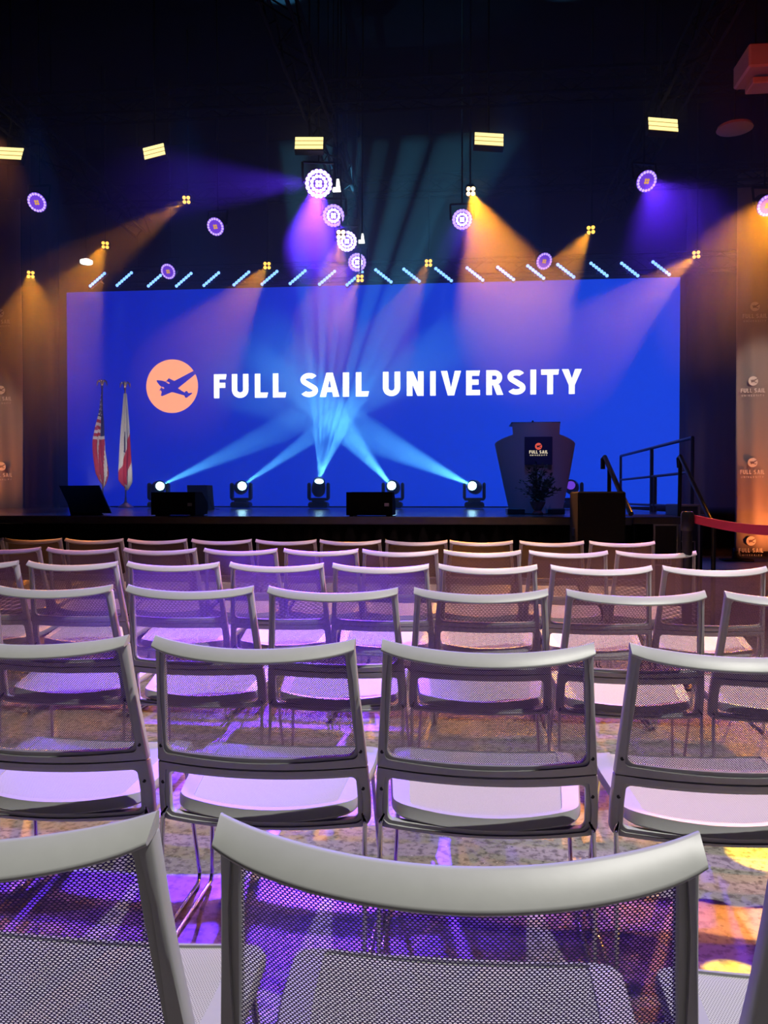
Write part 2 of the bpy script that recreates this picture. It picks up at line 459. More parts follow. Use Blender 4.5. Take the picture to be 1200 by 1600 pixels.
PLANE = [(250, 345), (262, 341), (335, 348), (392, 368), (412, 345), (470, 278), (444, 318), (458, 322), (525, 356), (820, 205),
         (850, 258), (580, 470), (680, 537), (700, 516), (718, 512), (742, 548), (795, 540), (803, 552), (715, 620), (688, 616), (680, 584),
         (490, 528), (335, 590), (315, 580), (330, 520), (310, 495), (284, 510), (312, 470), (328, 446), (300, 425), (258, 370)]
def polys_mb(mb, polys, y, mi=0):
    for p in polys:
        vs = [Vector((a, y, b)) for a, b in p]
        k = tessellate_polygon([vs])
        mb.add(vs, [tuple(t) for t in k], mi)
def disc_poly(cx, cz, r, n=48): return [(cx + r * math.cos(2 * PI * i / n), cz + r * math.sin(2 * PI * i / n)) for i in range(n)]
def plane_poly(cx, cz, r):   # silhouette inside a disc of radius r
    return [(cx + (x - 489) / 400 * r, cz - (y - 437) / 415 * r) for x, y in PLANE]
NOTCH = [[(400, 375), (412, 362), (456, 386), (442, 402)], [(330, 458), (342, 442), (372, 462), (358, 478)]]

# ------------------------------------------------------------------ LED screen
a = at(104, 457, SY); b = at(1063, 433, SY); lo = at(1063, 793, SY)
sx0, sx1 = a.x, b.x; ztop = (a.z + b.z) / 2; zbot = SZ + 0.02
scr = empty('led_screen', ((sx0 + sx1) / 2, SY, 0)); cx = (sx0 + sx1) / 2
tag(scr, 'huge blue video wall with white lettering behind the stage', 'screen')
MB().box((0, 0.12, (ztop + zbot) / 2), (sx1 - sx0 + .02, 0.2, ztop - zbot + 0.02), bev=.01).build('cabinet', M['black'], scr)
MB().box((0, 0.10, SZ / 2), (sx1 - sx0 - .2, .12, SZ)).build('support_frame', M['black'], scr)
MB().box((0, 0.01, (ztop + zbot) / 2), (sx1 - sx0, 0.02, ztop - zbot)).build('display', M['screen'], scr)
lt = MB()
LET = [('F', 320 + 52 / 3.75, 320 + 127 / 3.75), ('U', 320 + 157 / 3.75, 320 + 255 / 3.75), ('L', 320 + 292 / 3.75, 320 + 370 / 3.75),
       ('L', 320 + 398 / 3.75, 320 + 477 / 3.75), ('S', 320 + 558 / 3.75, 320 + 663 / 3.75), ('A', 320 + 673 / 3.75, 320 + 788 / 3.75),
       ('I', 320 + 808 / 3.75, 320 + 845 / 3.75), ('L', 320 + 884 / 3.75, 320 + 962 / 3.75), ('U', 320 + 1043 / 3.75, 320 + 1145 / 3.75),
       ('N', 600 + 133 / 3.75, 600 + 232 / 3.75), ('I', 600 + 270 / 3.75, 600 + 303 / 3.75), ('V', 600 + 333 / 3.75, 600 + 452 / 3.75),
       ('E', 600 + 481 / 3.75, 600 + 563 / 3.75), ('R', 600 + 599 / 3.75, 600 + 700 / 3.75), ('S', 600 + 722 / 3.75, 600 + 830 / 3.75),
       ('I', 600 + 858 / 3.75, 600 + 892 / 3.75), ('T', 600 + 921 / 3.75, 600 + 1027 / 3.75), ('Y', 600 + 1042 / 3.75, 600 + 1160 / 3.75)]
zt = (at(345, 584.5, SY).z + at(895, 577, SY).z) / 2; zb = (at(345, 622, SY).z + at(895, 616, SY).z) / 2
cap = zt - zb
for ch, p0, p1 in LET:
    xa = at(p0, 600, SY - .02).x - cx; xb = at(p1, 600, SY - .02).x - cx
    lt = MB(); polys_mb(lt, [[(xa + u * cap, zb + v * cap) for u, v in p] for p in glyph(ch, (xb - xa) / cap, 0.235)], -0.006)
    lt.build('letter', M['e_white'], scr)
lc = at(269, 603.5, SY); lr = (at(309.5, 603, SY).x - at(228.5, 603, SY).x) / 2
dm = MB(); polys_mb(dm, [disc_poly(lc.x - cx, lc.z, lr, 64)], -0.004); dl = dm.build('logo_disc', M['e_salmon'], scr)
pm = MB(); polys_mb(pm, [plane_poly(lc.x - cx, lc.z, lr)], -0.008)
dp = pm.build('aeroplane_silhouette', M['screen'], dl)
nm = MB(); polys_mb(nm, [[(lc.x - cx + (x - 489) / 400 * lr, lc.z - (y - 437) / 415 * lr) for x, y in q] for q in NOTCH], -0.010)
nm.build('engine_gap', M['e_salmon'], dl)

# ------------------------------------------------------------------ drapes and printed banners
def drape(name, xa, xb, y, z0, z1, amp, wl, m, label, cat):
    mb = MB(); n = int((xb - xa) / wl * 14)
    c = (xa + xb) / 2
    def f(u, v):
        x = xa + u * (xb - xa)
        return Vector((x - c, amp * math.sin(2 * PI * x / wl + .5 * math.sin(x * 3)) * (1.0 - .3 * v) + .3 * amp * math.sin(x * 11 + v * 3), z0 + v * (z1 - z0)))
    mb.grid(n, 8, f)
    o = mb.build(name, m, smooth=80); o.location = (c, y, 0)
    o.modifiers.new('s', 'SOLIDIFY').thickness = 0.006
    return tag(o, label, cat)
xl = at(35, 700, 15.6).x; xr = at(1150, 700, 15.6).x
drape('stage_drape', -9.3, sx0 - .02, 15.75, 0.02, 8.6, 0.07, 0.45, M['drape'], 'dark drape hanging left of the blue screen', 'curtain')
drape('stage_drape', sx1 + .04, 9.3, 15.75, 0.02, 8.6, 0.07, 0.45, M['drape'], 'dark drape hanging right of the blue screen', 'curtain')
def fabric_mat():
    m = bpy.data.materials.new('pale_stretch_fabric'); m.use_nodes = True
    nt = m.node_tree; nt.nodes.clear()
    d = nt.nodes.new('ShaderNodeBsdfDiffuse'); d.inputs[0].default_value = (.50, .44, .40, 1)
    t = nt.nodes.new('ShaderNodeBsdfTranslucent'); t.inputs[0].default_value = (.50, .40, .34, 1)
    mx = nt.nodes.new('ShaderNodeMixShader'); mx.inputs[0].default_value = .35
    o = nt.nodes.new('ShaderNodeOutputMaterial')
    nt.links.new(d.outputs[0], mx.inputs[1]); nt.links.new(t.outputs[0], mx.inputs[2]); nt.links.new(mx.outputs[0], o.inputs[0])
    return m
M['fabric'] = fabric_mat()
def banner(xa, xb, y, z0, z1, logos, label):
    c = (xa + xb) / 2
    r = empty('fabric_banner', (c, y, 0)); tag(r, label, 'banner')
    mb = MB()
    def fy(x, z): return 0.035 * math.sin(x * 9.5 + .4 * math.sin(z * 1.3)) + .012 * math.sin(x * 23 + z * .7)
    mb.grid(int((xb - xa) * 30), 24, lambda u, v: Vector((xa - c + u * (xb - xa), fy(xa - c + u * (xb - xa), z0 + v * (z1 - z0)), z0 + v * (z1 - z0))))
    o = mb.build('fabric_panel', M['fabric'], r, smooth=80); o.modifiers.new('s', 'SOLIDIFY').thickness = 0.004
    fr = MB()
    for x in (xa - c + .06, xb - c - .06):
        fr.tube([(x, .12, 0.0), (x, .12, z1 + .05)], .025)
        fr.box((x, .12, .02), (.5, .35, .04), bev=.01)
        fr.box((x, .12, .13), (.12, .12, .2), bev=.01)
    fr.tube([(xa - c, .12, z1 + .02), (xb - c, .12, z1 + .02)], .025); fr.tube([(xa - c, .12, z0), (xb - c, .12, z0)], .025)
    fr.build('frame', M['blackmetal'], r, smooth=50)
    for lx, lz, sc in logos:
        q = MB(); x = lx - c
        polys = [disc_poly(x, lz, .17 * sc, 32)]
        polys_mb(q, polys, fy(x, lz) - .018)
        l = q.build('printed_logo', M['white'], r)
        q = MB(); polys_mb(q, text_polys('FULL SAIL', x, lz - .42 * sc, .155 * sc, .86 * sc), -0.05); q.build('printed_name', M['white'], l)
        q = MB(); polys_mb(q, text_polys('UNIVERSITY', x, lz - .56 * sc, .07 * sc, .80 * sc, .2, .5), -0.05); q.build('printed_small_line', M['white'], l)
        q2 = MB(); polys_mb(q2, [plane_poly(x, lz, .17 * sc)], fy(x, lz) - .022); q2.build('aeroplane_silhouette', M['pot'], l)
bx = at(1150, 700, 14.6).x
def lg(px, py, y): p = at(px, py, y); return (p.x, p.z, 0.48)
banner(bx, 8.4, 14.6, 0.18, 6.8, [lg(1175, 596, 14.6), lg(1174, 723, 14.6), lg(1172, 845, 14.6), lg(1178, 480, 14.6), lg(1330, 596, 14.6), lg(1330, 723, 14.6)],
       'tall pale banner with repeated logos at the right edge, lit orange')
bx2 = at(35, 700, 14.6).x
banner(-8.9, bx2, 14.6, 0.18, 6.8, [lg(4, 610, 14.6), lg(5, 729, 14.6), lg(2, 490, 14.6), lg(-130, 610, 14.6), lg(-130, 729, 14.6)],
       'tall pale banner with repeated logos at the left edge, lit orange')

# ------------------------------------------------------------------ the chair
def lerp(tab, z):
    tab = sorted(tab)
    if z <= tab[0][0]: return tab[0][1]
    for (a, fa), (b, fb) in zip(tab, tab[1:]):
        if z <= b: return fa + (fb - fa) * (z - a) / (b - a)
    return tab[-1][1]
HW = [(0.340, .260), (.42, .260), (.54, .252), (.68, .240), (.80, .233)]
YZ = [(0.340, .100), (.42, .088), (.54, .060), (.68, .025), (.80, .0)]
CC = [(0.340, .048), (.54, .050), (.80, .060)]
SAG = 0.015
def PB(u, z, d=0.0, zs=True):      # rear surface of the backrest, d = towards the stage
    zz = z - (SAG * (1 - u * u) * max(0, (z - .5) / .3) if zs else 0)
    return Vector((u * lerp(HW, z), lerp(YZ, z) - lerp(CC, z) * (1 - u * u) + d, zz))
def rrect(u0, u1, z0, z1, r, n=6, hw=.245, rb=None):
    """rounded rectangle in (u, z); r in metres; counter-clockwise from right-bottom"""
    rb = r if rb is None else rb
    pts = []
    for cxs, czs, a0, rr in ((1, -1, -90, rb), (1, 1, 0, r), (-1, 1, 90, r), (-1, -1, 180, rb)):
        cu = (u1 if cxs > 0 else u0) - cxs * rr / hw; cz = (z1 if czs > 0 else z0) - czs * rr
        for k in range(n + 1):
            a = math.radians(a0 + 90 * k / n)
            pts.append((cu + rr / hw * math.cos(a), cz + rr * math.sin(a)))
        # straight run samples
        nxt = {(1, -1): (u1, z1 - r, 'v'), (1, 1): (u0 + r / hw, z1, 'h'), (-1, 1): (u0, z0 + rb, 'v'), (-1, -1): (u1 - rb / hw, z0, 'h')}[(cxs, czs)]
        lu, lz = pts[-1]; m = 12 if nxt[2] == 'h' else 4
        for k in range(1, m): pts.append((lu + (nxt[0] - lu) * k / m, lz + (nxt[1] - lz) * k / m))
    return pts
def ring(mb, outer, inner, prof):
    n = len(outer)
    for s, d in prof: pass
    vs = []; P = len(prof)
    for i in range(n):
        (ou, oz), (iu, iz) = outer[i], inner[i]
        L = max(.006, math.hypot((ou - iu) * .245, oz - iz))
        for s, d in prof:
            t = s / L if s >= 0 else 1 + s / L       # metres from outer (>=0) or from inner (<0)
            if s == 0: t = 0
            if s == -9: t = 1
            vs.append(PB(ou + (iu - ou) * t, oz + (iz - oz) * t, d))
    fs = [(i * P + k, i * P + (k + 1) % P, ((i + 1) % n) * P + (k + 1) % P, ((i + 1) % n) * P + k) for i in range(n) for k in range(P)]
    mb.add(vs, fs)
Z_MID = .494
UO0, UO1, UZ0, UZ1 = -.908, .908, .524, .784
LO0, LO1, LZ0, LZ1 = -.885, .885, .362, .468
def sled(sd):
    """rear leg, runner on the floor and front leg of one side"""
    pts = []
    key = [(sd * .240, .10, .375), (sd * .248, .085, .36), (sd * .250, .06, .03), (sd * .251, .075, .009), (sd * .253, .10, .007),
           (sd * .252, .44, .007), (sd * .251, .465, .010), (sd * .250, .475, .03), (sd * .228, .415, .375), (sd * .222, .41, .388), (sd * .205, .405, .395), (sd * .12, .38, .392)]
    # smooth the polyline a little
    P = [Vector(k) for k in key]; out = []
    for i, p in enumerate(P):
        if 0 < i < len(P) - 1:
            out.append(p.lerp(P[i - 1], min(.25, .006 / max(1e-5, (p - P[i - 1]).length)))); out.append(p); out.append(p.lerp(P[i + 1], min(.25, .006 / max(1e-5, (p - P[i + 1]).length))))
        else: out.append(p)
    return out
def SP(u, v, d=0.0):               # seat surface; v 0 rear .. 1 front
    hw = .222 + .026 * min(1, v * 1.6)
    y = .106 + v * .356 - .044 * (1 - u * u) * (1 - v)
    z = .400 + .042 * v - .016 * (1 - u * u) * (1 - .5 * v)
    e = max(0, abs(u) - .8) / .2; z -= .010 * e * e
    f = max(0, v - .85) / .15; z -= .022 * f * f
    return Vector((u * hw, y, z - d))
def make_chair(screws=True):
    r = empty('mesh_back_chair', (0, 0, 0))
    # back frame
    mb = MB()
    prof = [(.003, 0), (-.013, 0), (-.012, .005), (-.002, .0065), (-9, .010), (-9, .024), (-.004, .028), (.003, .028), (0, .022), (0, .004)]
    ou = rrect(-1, 1, Z_MID, .788, .004); iu = rrect(UO0, UO1, UZ0, UZ1, .022)
    ring(mb, ou, iu, prof)
    ol = rrect(-1, 1, .341, Z_MID, .004, rb=.022); il = rrect(LO0, LO1, LZ0, LZ1, .012)
    ring(mb, ol, il, prof)
    mb.build('back_frame', M['plastic'], r, smooth=40)
    # top rail: flared cap
    mb = MB(); cs = [(.022, .784), (.024, .800), (.0215, .8045), (.0165, .8055), (.0125, .8040), (-.0165, .7835), (-.0182, .7810), (-.0178, .7785), (-.0150, .7765), (-.010, .7765), (.000, .7780)]
    N = 40; vs = []
    for i in range(N + 1):
        u = -1.0 + 2.0 * i / N
        e = abs(u) ** 6
        for y, z in cs:
            p = PB(u, .80); p.x *= 1.012; vs.append(Vector((p.x, p.y + y * (1 - .15 * e), p.z + (z - .80) * (1 - .15 * e) + .004 * abs(u) ** 10)))
    P = len(cs)
    fs = [(i * P + k, i * P + (k + 1) % P, (i + 1) * P + (k + 1) % P, (i + 1) * P + k) for i in range(N) for k in range(P)]
    fs += [tuple(range(P)), tuple(N * P + k for k in range(P - 1, -1, -1))]
    mb.add(vs, fs); mb.build('top_rail', M['plastic'], r, smooth=50)
    # woven mesh
    mb = MB(); mb.grid(24, 10, lambda a, b: PB((UO0 - .015) + a * (UO1 - UO0 + .03), UZ0 - .006 + b * (UZ1 - UZ0 + .012), .013))
    mb.build('mesh_panel', M['mesh'], r, smooth=80, uvfn=lambda c: (c.x + 1, c.z))
    # seat
    n = 28; mb = MB()
    outer = []; inner = []
    def rr(u0, u1, v0, v1, r):
        pts = []
        for sxx, sv, a0 in ((1, -1, -90), (1, 1, 0), (-1, 1, 90), (-1, -1, 180)):
            for k in range(6):
                a = math.radians(a0 + 18 * k)
                pts.append(((u1 if sxx > 0 else u0) - sxx * r / .24 + r / .24 * math.cos(a), (v1 if sv > 0 else v0) - sv * r / .385 + r / .385 * math.sin(a)))
            nx = {(1, -1): (u1, v1 - r / .385), (1, 1): (u0 + r / .24, v1), (-1, 1): (u0, v0 + r / .385), (-1, -1): (u1 - r / .24, v0)}[(sxx, sv)]
            lu, lv = pts[-1]
            for k in range(1, 10): pts.append((lu + (nx[0] - lu) * k / 10, lv + (nx[1] - lv) * k / 10))
        return pts
    O = rr(-1, 1, 0, 1, .045); I = rr(-.80, .80, .045, .93, .012)
    O2 = [(u * .985, .5 + (v - .5) * .985) for u, v in O]
    prof = [(O, .007), (O2, 0.0), (I, 0.0), (I, .004), (I, .020), (O2, .026), (O, .020)]
    vs = []
    for i in range(len(O)):
        for q, d in prof:
            pt = SP(q[i][0], q[i][1], d)
            rear = max(0, 1 - q[i][1] / .10)          # the rear edge rolls down to meet the back frame
            if d >= .02 and q is not I: pt += Vector((0, -.008 * rear, -.004 * rear))
            elif q is O: pt += Vector((0, 0, -.002 * rear))
            vs.append(pt)
    P = len(prof)
    fs = [(i * P + k, i * P + (k + 1) % P, ((i + 1) % len(O)) * P + (k + 1) % P, ((i + 1) % len(O)) * P + k) for i in range(len(O)) for k in range(P)]
    mb.add(vs, fs); se = mb.build('seat', M['plastic'], r, smooth=40)
    mb = MB(); mb.grid(16, 12, lambda a, b: SP(-.82 + a * 1.64, .03 + b * .92, .003))
    mb.grid(16, 12, lambda a, b: SP(-.82 + a * 1.64, .03 + b * .92, .008))
    mb.build('woven_insert', M['seatmesh'], se, smooth=60, uvfn=lambda c: (c.x + 1, c.y))
    for sd in (-1, 1):
        MB().tube(sled(sd), .0058, 10).build('sled_leg', M['chrome'], r, smooth=60)
    if screws:
        for u in (-1, 1):
            for z, uu in ((.535, .955), (.44, .945)):
                p = PB(u * uu, z)
                MB().lathe([(.0035, -.001), (.0045, -.0015), (.0045, .004)], 10, R=Matrix.Rotation(-PI / 2, 3, 'X'), c=p).build('screw', M['screw'], r)
    return r
RY = [0.775, 1.80, 2.84, 3.88, 4.95, 6.05]
ROWS = [
    [(None, 238), (327, 1112), (1219, None)],
    [(None, 200), (240, 557), (597, 928), (985, None)],
    [(-14, 174), (199, 394), (421, 619), (649, 854), (886, 1103), (1133, None)],
    [(None, 27), (45, 182), (198, 342), (360, 504), (523, 667), (687, 838), (862, 1017), (1038, 1196)],
    [(-45, 60), (76, 182), (195, 305), (320, 431), (446, 556), (570, 681), (696, 811), (829, 947), (965, 1086)],
    [(None, 3), (8, 93), (102, 191), (200, 290), (301, 391), (402, 492), (502, 593), (605, 696), (706, 798), (814, 910), (923, 1021)],
]
ROWN = ['nearest row', 'second row away', 'third row away', 'fourth row away', 'fifth row away', 'farthest row by the stage']
ORD = ['first', 'second', 'third', 'fourth', 'fifth', 'sixth', 'seventh', 'eighth', 'ninth', 'tenth', 'eleventh']
proto = make_chair(True); proto_plain = None
used = [False, False]
for ri, row in enumerate(ROWS):
    Y = RY[ri]
    for ci, (pl, pr) in enumerate(row):
        py = EYE and 777 + F * .332 / Y
        xs = []
        if pl is not None: xs.append(at(pl, py, Y).x + .236)
        if pr is not None: xs.append(at(pr, py, Y).x - .236)
        X = sum(xs) / len(xs)
        if ri < 2:
            o = proto if not used[0] else copy_tree(proto); used[0] = True
        else:
            if not used[1]: proto_plain = make_chair(False); o = proto_plain; used[1] = True
            else: o = copy_tree(proto_plain)
        o.location = (X, Y + random.uniform(-.008, .008) * (ri > 0), 0)
        o.rotation_euler = (0, 0, random.uniform(-.012, .012) * (ri > 0))
        if ri == 0: lab = ['grey mesh-back chair in the nearest row, cut by the left edge', 'grey mesh-back chair in the nearest row, largest and lowest in the picture',
                           'grey mesh-back chair in the nearest row, only its left post showing'][ci]
        else: lab = 'grey mesh-back chair, %s from the left in the %s' % (ORD[ci], ROWN[ri])
        tag(o, lab, 'chair', 'mesh-back chairs in rows facing the stage')

# ------------------------------------------------------------------ stage lamps
def moving_head(px, py, Y, dirv, lit, label):
    p = at(px, py, Y)
    r = empty('moving_head_light', (p.x, Y, SZ)); tag(r, label, 'stage light', 'moving head lights along the back of the stage')
    MB().box((0, 0, .065), (.34, .30, .11), bev=.03).box((0, 0, .135), (.22, .2, .03), bev=.01).build('base', M['blackmetal'], r, smooth=40)
    y = MB(); y.box((0, 0, .165), (.36, .12, .05), bev=.02)
    for s in (-1, 1): y.box((s * .17, 0, .31), (.055, .14, .30), bev=.025)
    y.build('yoke', M['blackmetal'], r, smooth=40)
    d = Vector(dirv).normalized(); R = aim(d)
    c = Vector((0, 0, .38))
    h = MB(); h.lathe([(.02, -.17), (.09, -.16), (.12, -.10), (.125, .0), (.105, .10), (.10, .15), (.08, .15), (.075, .12)], 20, R=R, c=c)
    ho = h.build('head', M['blackmetal'], r, smooth=40)
    MB().lathe([(.001, .135), (.074, .125)], 20, R=R, c=c).build('lens', lit, ho)
    return Vector((p.x, Y, SZ)) + c + d * .20
CY = (0.12, 0.62, 1.0)
YH = 14.0
def to(px, py, Y): return at(px, py, Y)
heads = [(248, 766, (505, 640, 13.0), 'black moving head light, farthest left of those on the stage'),
         (377, 764, (520, 660, 13.2), 'black moving head light standing under the circular logo side of the lettering'),
         (498, 765, (545, 500, 13.2), 'black moving head light at stage centre throwing the brightest blue fan'),
         (614, 765, (528, 660, 13.2), 'black moving head light partly hidden behind the centre foldback speaker'),
         (741, 765, (575, 680, 13.0), 'black moving head light standing left of the lectern'),
         (893, 768, (800, 640, 13.0), 'black moving head light mostly hidden behind the lectern')]
for i, (px, py, tg, lab) in enumerate(heads):
    base = at(px, py, YH)
    src = Vector((base.x, YH, SZ + .38))
    d = (to(*tg) - src if i == 2 else to(tg[0], tg[1], 10.8) - src).normalized()
    # tilt the lens a little to the audience so that the lens shows
    dv = (d + Vector((0, -.55, 0))).normalized()
    L = moving_head(px, py, YH, dv, M['e_cyan'] if i != 5 else M['e_violetdim'], lab)
    if i == 2:
        for k, (tx, ty, pw, an) in enumerate([(478, 480, 500, 4.5), (505, 480, 900, 3.0), (528, 480, 800, 2.5), (548, 480, 500, 2.5), (575, 480, 700, 4.0), (606, 480, 600, 5.0), (640, 470, 380, 7.0), (540, 480, 300, 26)]):
            spot('moving_head_beam', L, to(tx, ty, 13.3), CY, pw * (34 if an < 20 else 1.2), an * 1.3, .5, .02)
    elif i < 5:
        spot('moving_head_beam', L, to(tg[0], tg[1], 10.8), CY, [380, 500, 0, 420, 480][i] * 18, [7, 5, 0, 8, 9][i], .5, .02)

def truss(name, p0, p1, size, label, hang=()):
    p0, p1 = Vector(p0), Vector(p1); d = (p1 - p0); Ln = d.length; t = d.normalized()
    r = empty(name, p0); tag(r, label, 'truss')
    side = t.cross(Vector((0, 0, 1))).normalized() * size / 2; up = Vector((0, 0, size / 2))
    mb = MB()
    cs = [side + up, side - up, -side - up, -side + up]
    for c in cs: mb.tube([c, c + d], .024, 6)
    n = max(2, int(Ln / (size * 1.4)))
    for i in range(n):
        a = d * (i / n); b = d * ((i + 1) / n)
        for k in range(4):
            c1, c2 = cs[k], cs[(k + 1) % 4]
            mb.tube([a + c1, b + c2], .011, 5) if i % 2 else mb.tube([a + c2, b + c1], .011, 5)
    mb.build('lattice', M['trussblack'], r, smooth=60)
    for s in hang:
        q = d * s
        MB().tube([q + up, Vector((q.x, q.y, H - p0.z))], .008, 5).build('hanging_cable', M['trussblack'], r)
    return r
RZ = 5.65
TZ = 6.3
RINGS = [(498, 287, 22, 2, 'largest of the four centre rings, blazing white'), (521, 337, 17.5, 1, 'second of the centre rings from the top'), (542, 377, 16, 2, 'third of the centre rings, beside an amber lamp'), (558, 410, 14.5, 1, 'lowest of the four centre rings'),
         (58, 316, 15.5, 0, 'at the far left of the rig'), (337, 354, 14.5, 0, 'left of the bright centre rings'), (263, 424, 12.5, 0, 'over the left screen top, between blue bars'),
         (722, 343, 16, 1, 'just below the amber lamp with the widest beam'), (850, 408, 13.5, 0, 'over the right screen top, between blue bars'), (1010, 283, 17, 0, 'below the rightmost warm panel'), (1199, 321, 17, 0, 'cut by the right edge, beside the amber wash')]
zl = 5.38 - EYE
def ring_lamp(px, py, rad, bright, desc):
    depth = F * zl / (777 - py)
    d0 = ray(px, py); Yp = depth * d0.y
    p = at(px, py, Yp)
    R = rad / F * depth
    r = empty('ring_wash_light', p); tag(r, 'round violet ring light, ' + desc, 'stage light', 'round violet ring lights on the rig')
    dv = (Vector((0, 0, EYE)) - p).normalized()
    if bright == 0: dv = (dv + Vector((-.45 * (1 if px < 600 else -1), 0, -.25))).normalized()
    Q = aim(dv)
    MB().lathe([(R * .5, -R * 1.5), (R * .75, -R * 1.35), (R * .98, -R * .3), (R * 1.04, 0), (R * 1.0, .012), (R * .98, .0)], 28, R=Q).build('housing', M['blackmetal'], r, smooth=40)
    arm = MB(); sdv = (Q @ Vector((1, 0, 0)))
    sdv.z = 0; sdv.normalize()
    for s in (-1, 1): arm.tube([sdv * s * R * 1.12 - dv * R * .3, sdv * s * R * 1.15 + Vector((0, 0, R * 1.5)) - dv * R * .6], .018, 6)
    arm.tube([sdv * -R * 1.15 + Vector((0, 0, R * 1.5)) - dv * R * .6, sdv * R * 1.15 + Vector((0, 0, R * 1.5)) - dv * R * .6], .018, 6)
    arm.tube([Vector((0, 0, R * 1.5)) - dv * R * .6, Vector((0, 0, H - p.z)) - dv * R * .6], .015, 6)
    arm.build('yoke', M['blackmetal'], r, smooth=60)
    def lens(mb, rr, n, lr, off=0):
        for k in range(n):
            a = 2 * PI * (k + off) / n; c = Q @ Vector((rr * math.cos(a), rr * math.sin(a), .014))
            mb.lathe([(lr, 0), (lr * .8, lr * .35), (.001, lr * .5)], 8, R=Q, c=c, cap=False)
    mo = MB(); lens(mo, R * .82, 18, R * .155 if bright else R * .135)
    mo.build('outer_lens_ring', M['e_lilac'] if bright == 2 else (M['e_violet'] if bright else M['e_violet']), r)
    mi_ = MB(); lens(mi_, R * .50, 12, R * .135, .5)
    mi_.build('inner_lens_ring', M['e_lilac'] if bright == 2 else (M['e_lilac'] if bright else M['e_violetdim']), r)
    mc = MB(); lens(mc, R * .17, 4, R * .13, .5)
    mc.build('centre_lens', M['e_lilac'] if bright else M['e_amberdim'], r)
    bk = MB(); bk.lathe([(R * .97, .004), (R * .97, .008), (.002, .008)], 28, R=Q, cap=False)
    bk.build('lens_plate', M['e_violetdim'], r)
    return p + dv * .08
RP = [ring_lamp(*a) for a in RINGS]
# violet beams into the house
spot('violet_beam', RP[0], (-.95, 3.8, .6), VIOLET, 34000, 12, .5, .06)
spot('violet_beam', RP[0], (-5.0, 6.0, 3.6), VIOLET, 1500, 20, .7, .06)
spot('violet_beam', RP[1], (-.5, 2.3, .3), VIOLET, 1800, 14, .5, .06)
spot('violet_beam', RP[3], (-1.6, 2.0, .3), VIOLET, 1500, 12, .5, .06)
spot('violet_beam', RP[9], (2.0, 3.6, .3), VIOLET, 1300, 28, .5, .06)
spot('violet_beam', RP[7], (.3, 1.0, .3), VIOLET, 900, 12, .5, .06)

def quad_lamp(px, py, Y, tpx, tpy, pw, ang, hot, label, col=AMBER):
    p = at(px, py, Y)
    tg = at(tpx, tpy, 5.0)
    d = (tg - p).normalized()
    r = empty('quad_lens_light', p); tag(r, label, 'stage light', 'small amber four-lens lights on the rig')
    dv = (d + (Vector((0, 0, EYE)) - p).normalized() * .9).normalized(); Q = aim(dv)
    MB().box((0, 0, 0), (.15, .15, .22), R=Q, bev=.03).build('housing', M['blackmetal'], r, smooth=40)
    MB().tube([-dv * .05, Vector((0, 0, H - p.z)) - dv * .05], .015, 6).build('hanging_arm', M['blackmetal'], r)
    mb = MB()
    for a in (-1, 1):
        for b in (-1, 1): mb.lathe([(.030, .112), (.024, .122), (.001, .125)], 12, R=Q, c=Q @ Vector((a * .034, b * .034, 0)), cap=False)
    mb.build('lens_group', M['e_amberhot'] if hot else M['e_amber'], r)
    spot('amber_beam', p + dv * .2, tg, col, pw * 1.0, ang, .35, .04)
YA = 14.2
quad_lamp(48, 428, YA, 55, 900, 1500, 13, 0, 'small amber lamp, farthest left, shining straight down')
quad_lamp(165, 382, YA, -120, 900, 1700, 13, 0, 'small amber lamp above the left top corner of the screen')
quad_lamp(293, 311, YA - 1, -420, 800, 900, 11, 0, 'small amber lamp high between the two left ring lights')
quad_lamp(418, 414, YA, 60, 900, 1700, 12, 0, 'small amber lamp among the left row of blue bars')
quad_lamp(533, 365, YA - 2.2, 440, 900, 1600, 12, 1, 'small hot amber lamp overlapping the third centre ring light')
quad_lamp(563, 434, YA, 330, 900, 1100, 9, 0, 'small amber lamp just under the lowest centre ring light')
quad_lamp(735, 297, YA - 2.0, 955, 950, 5600, 17, 1, 'small hot amber lamp with the widest beam, right of centre')
quad_lamp(670, 410, YA, 420, 900, 1000, 9, 0, 'small dim amber lamp above the right row of blue bars')
quad_lamp(924, 358, YA - 1, 600, 850, 2400, 11, 0, 'small amber lamp right of the two right-hand ring lights')
quad_lamp(1089, 397, YA, 560, 850, 2600, 10, 0, 'small amber lamp above the right top corner of the screen')
quad_lamp(1235, 290, YA - 3.5, 930, 900, 2900, 26, 1, 'amber wash lamp just beyond the right edge')

# warm audience panels
for px, py, tl, desc in [(14, 240, .05, 'leftmost, cut by the left edge'), (241, 237, -.25, 'second from the left, tilted'), (483, 224, 0, 'middle of the five, above the brightest ring'),
                         (764, 218, .06, 'second from the right'), (1036, 195, .08, 'rightmost and highest')]:
    YP = 10.6; p = at(px, py, YP)
    r = empty('panel_light', p, (math.radians(-22), tl, YAW)); tag(r, 'rectangular warm panel light of three bars, ' + desc, 'stage light', 'warm panel lights in a row')
    wd = 44 / F * 10.6 if px != 241 else 34 / F * 10.6
    MB().box((0, .05, 0), (wd + .02, .1, .23), bev=.01).build('housing', M['blackmetal'], r)
    g = MB()
    for k in (-1, 0, 1): g.box((0, -.006, k * .072), (wd, .012, .052))
    g.build('light_bar', M['e_warm'], r)
    g = MB(); g.box((0, -.002, 0), (wd - .01, .004, .2)); g.build('diffuser', M['e_warmdim'], r)
    upv = Euler((math.radians(-22), tl, YAW)).to_matrix().inverted() @ Vector((0, 0, 1)); MB().tube([(0, .05, .08), Vector((0, .05, .08)) + upv * (H - p.z - .08)], .015, 6).build('hanging_arm', M['blackmetal'], r)

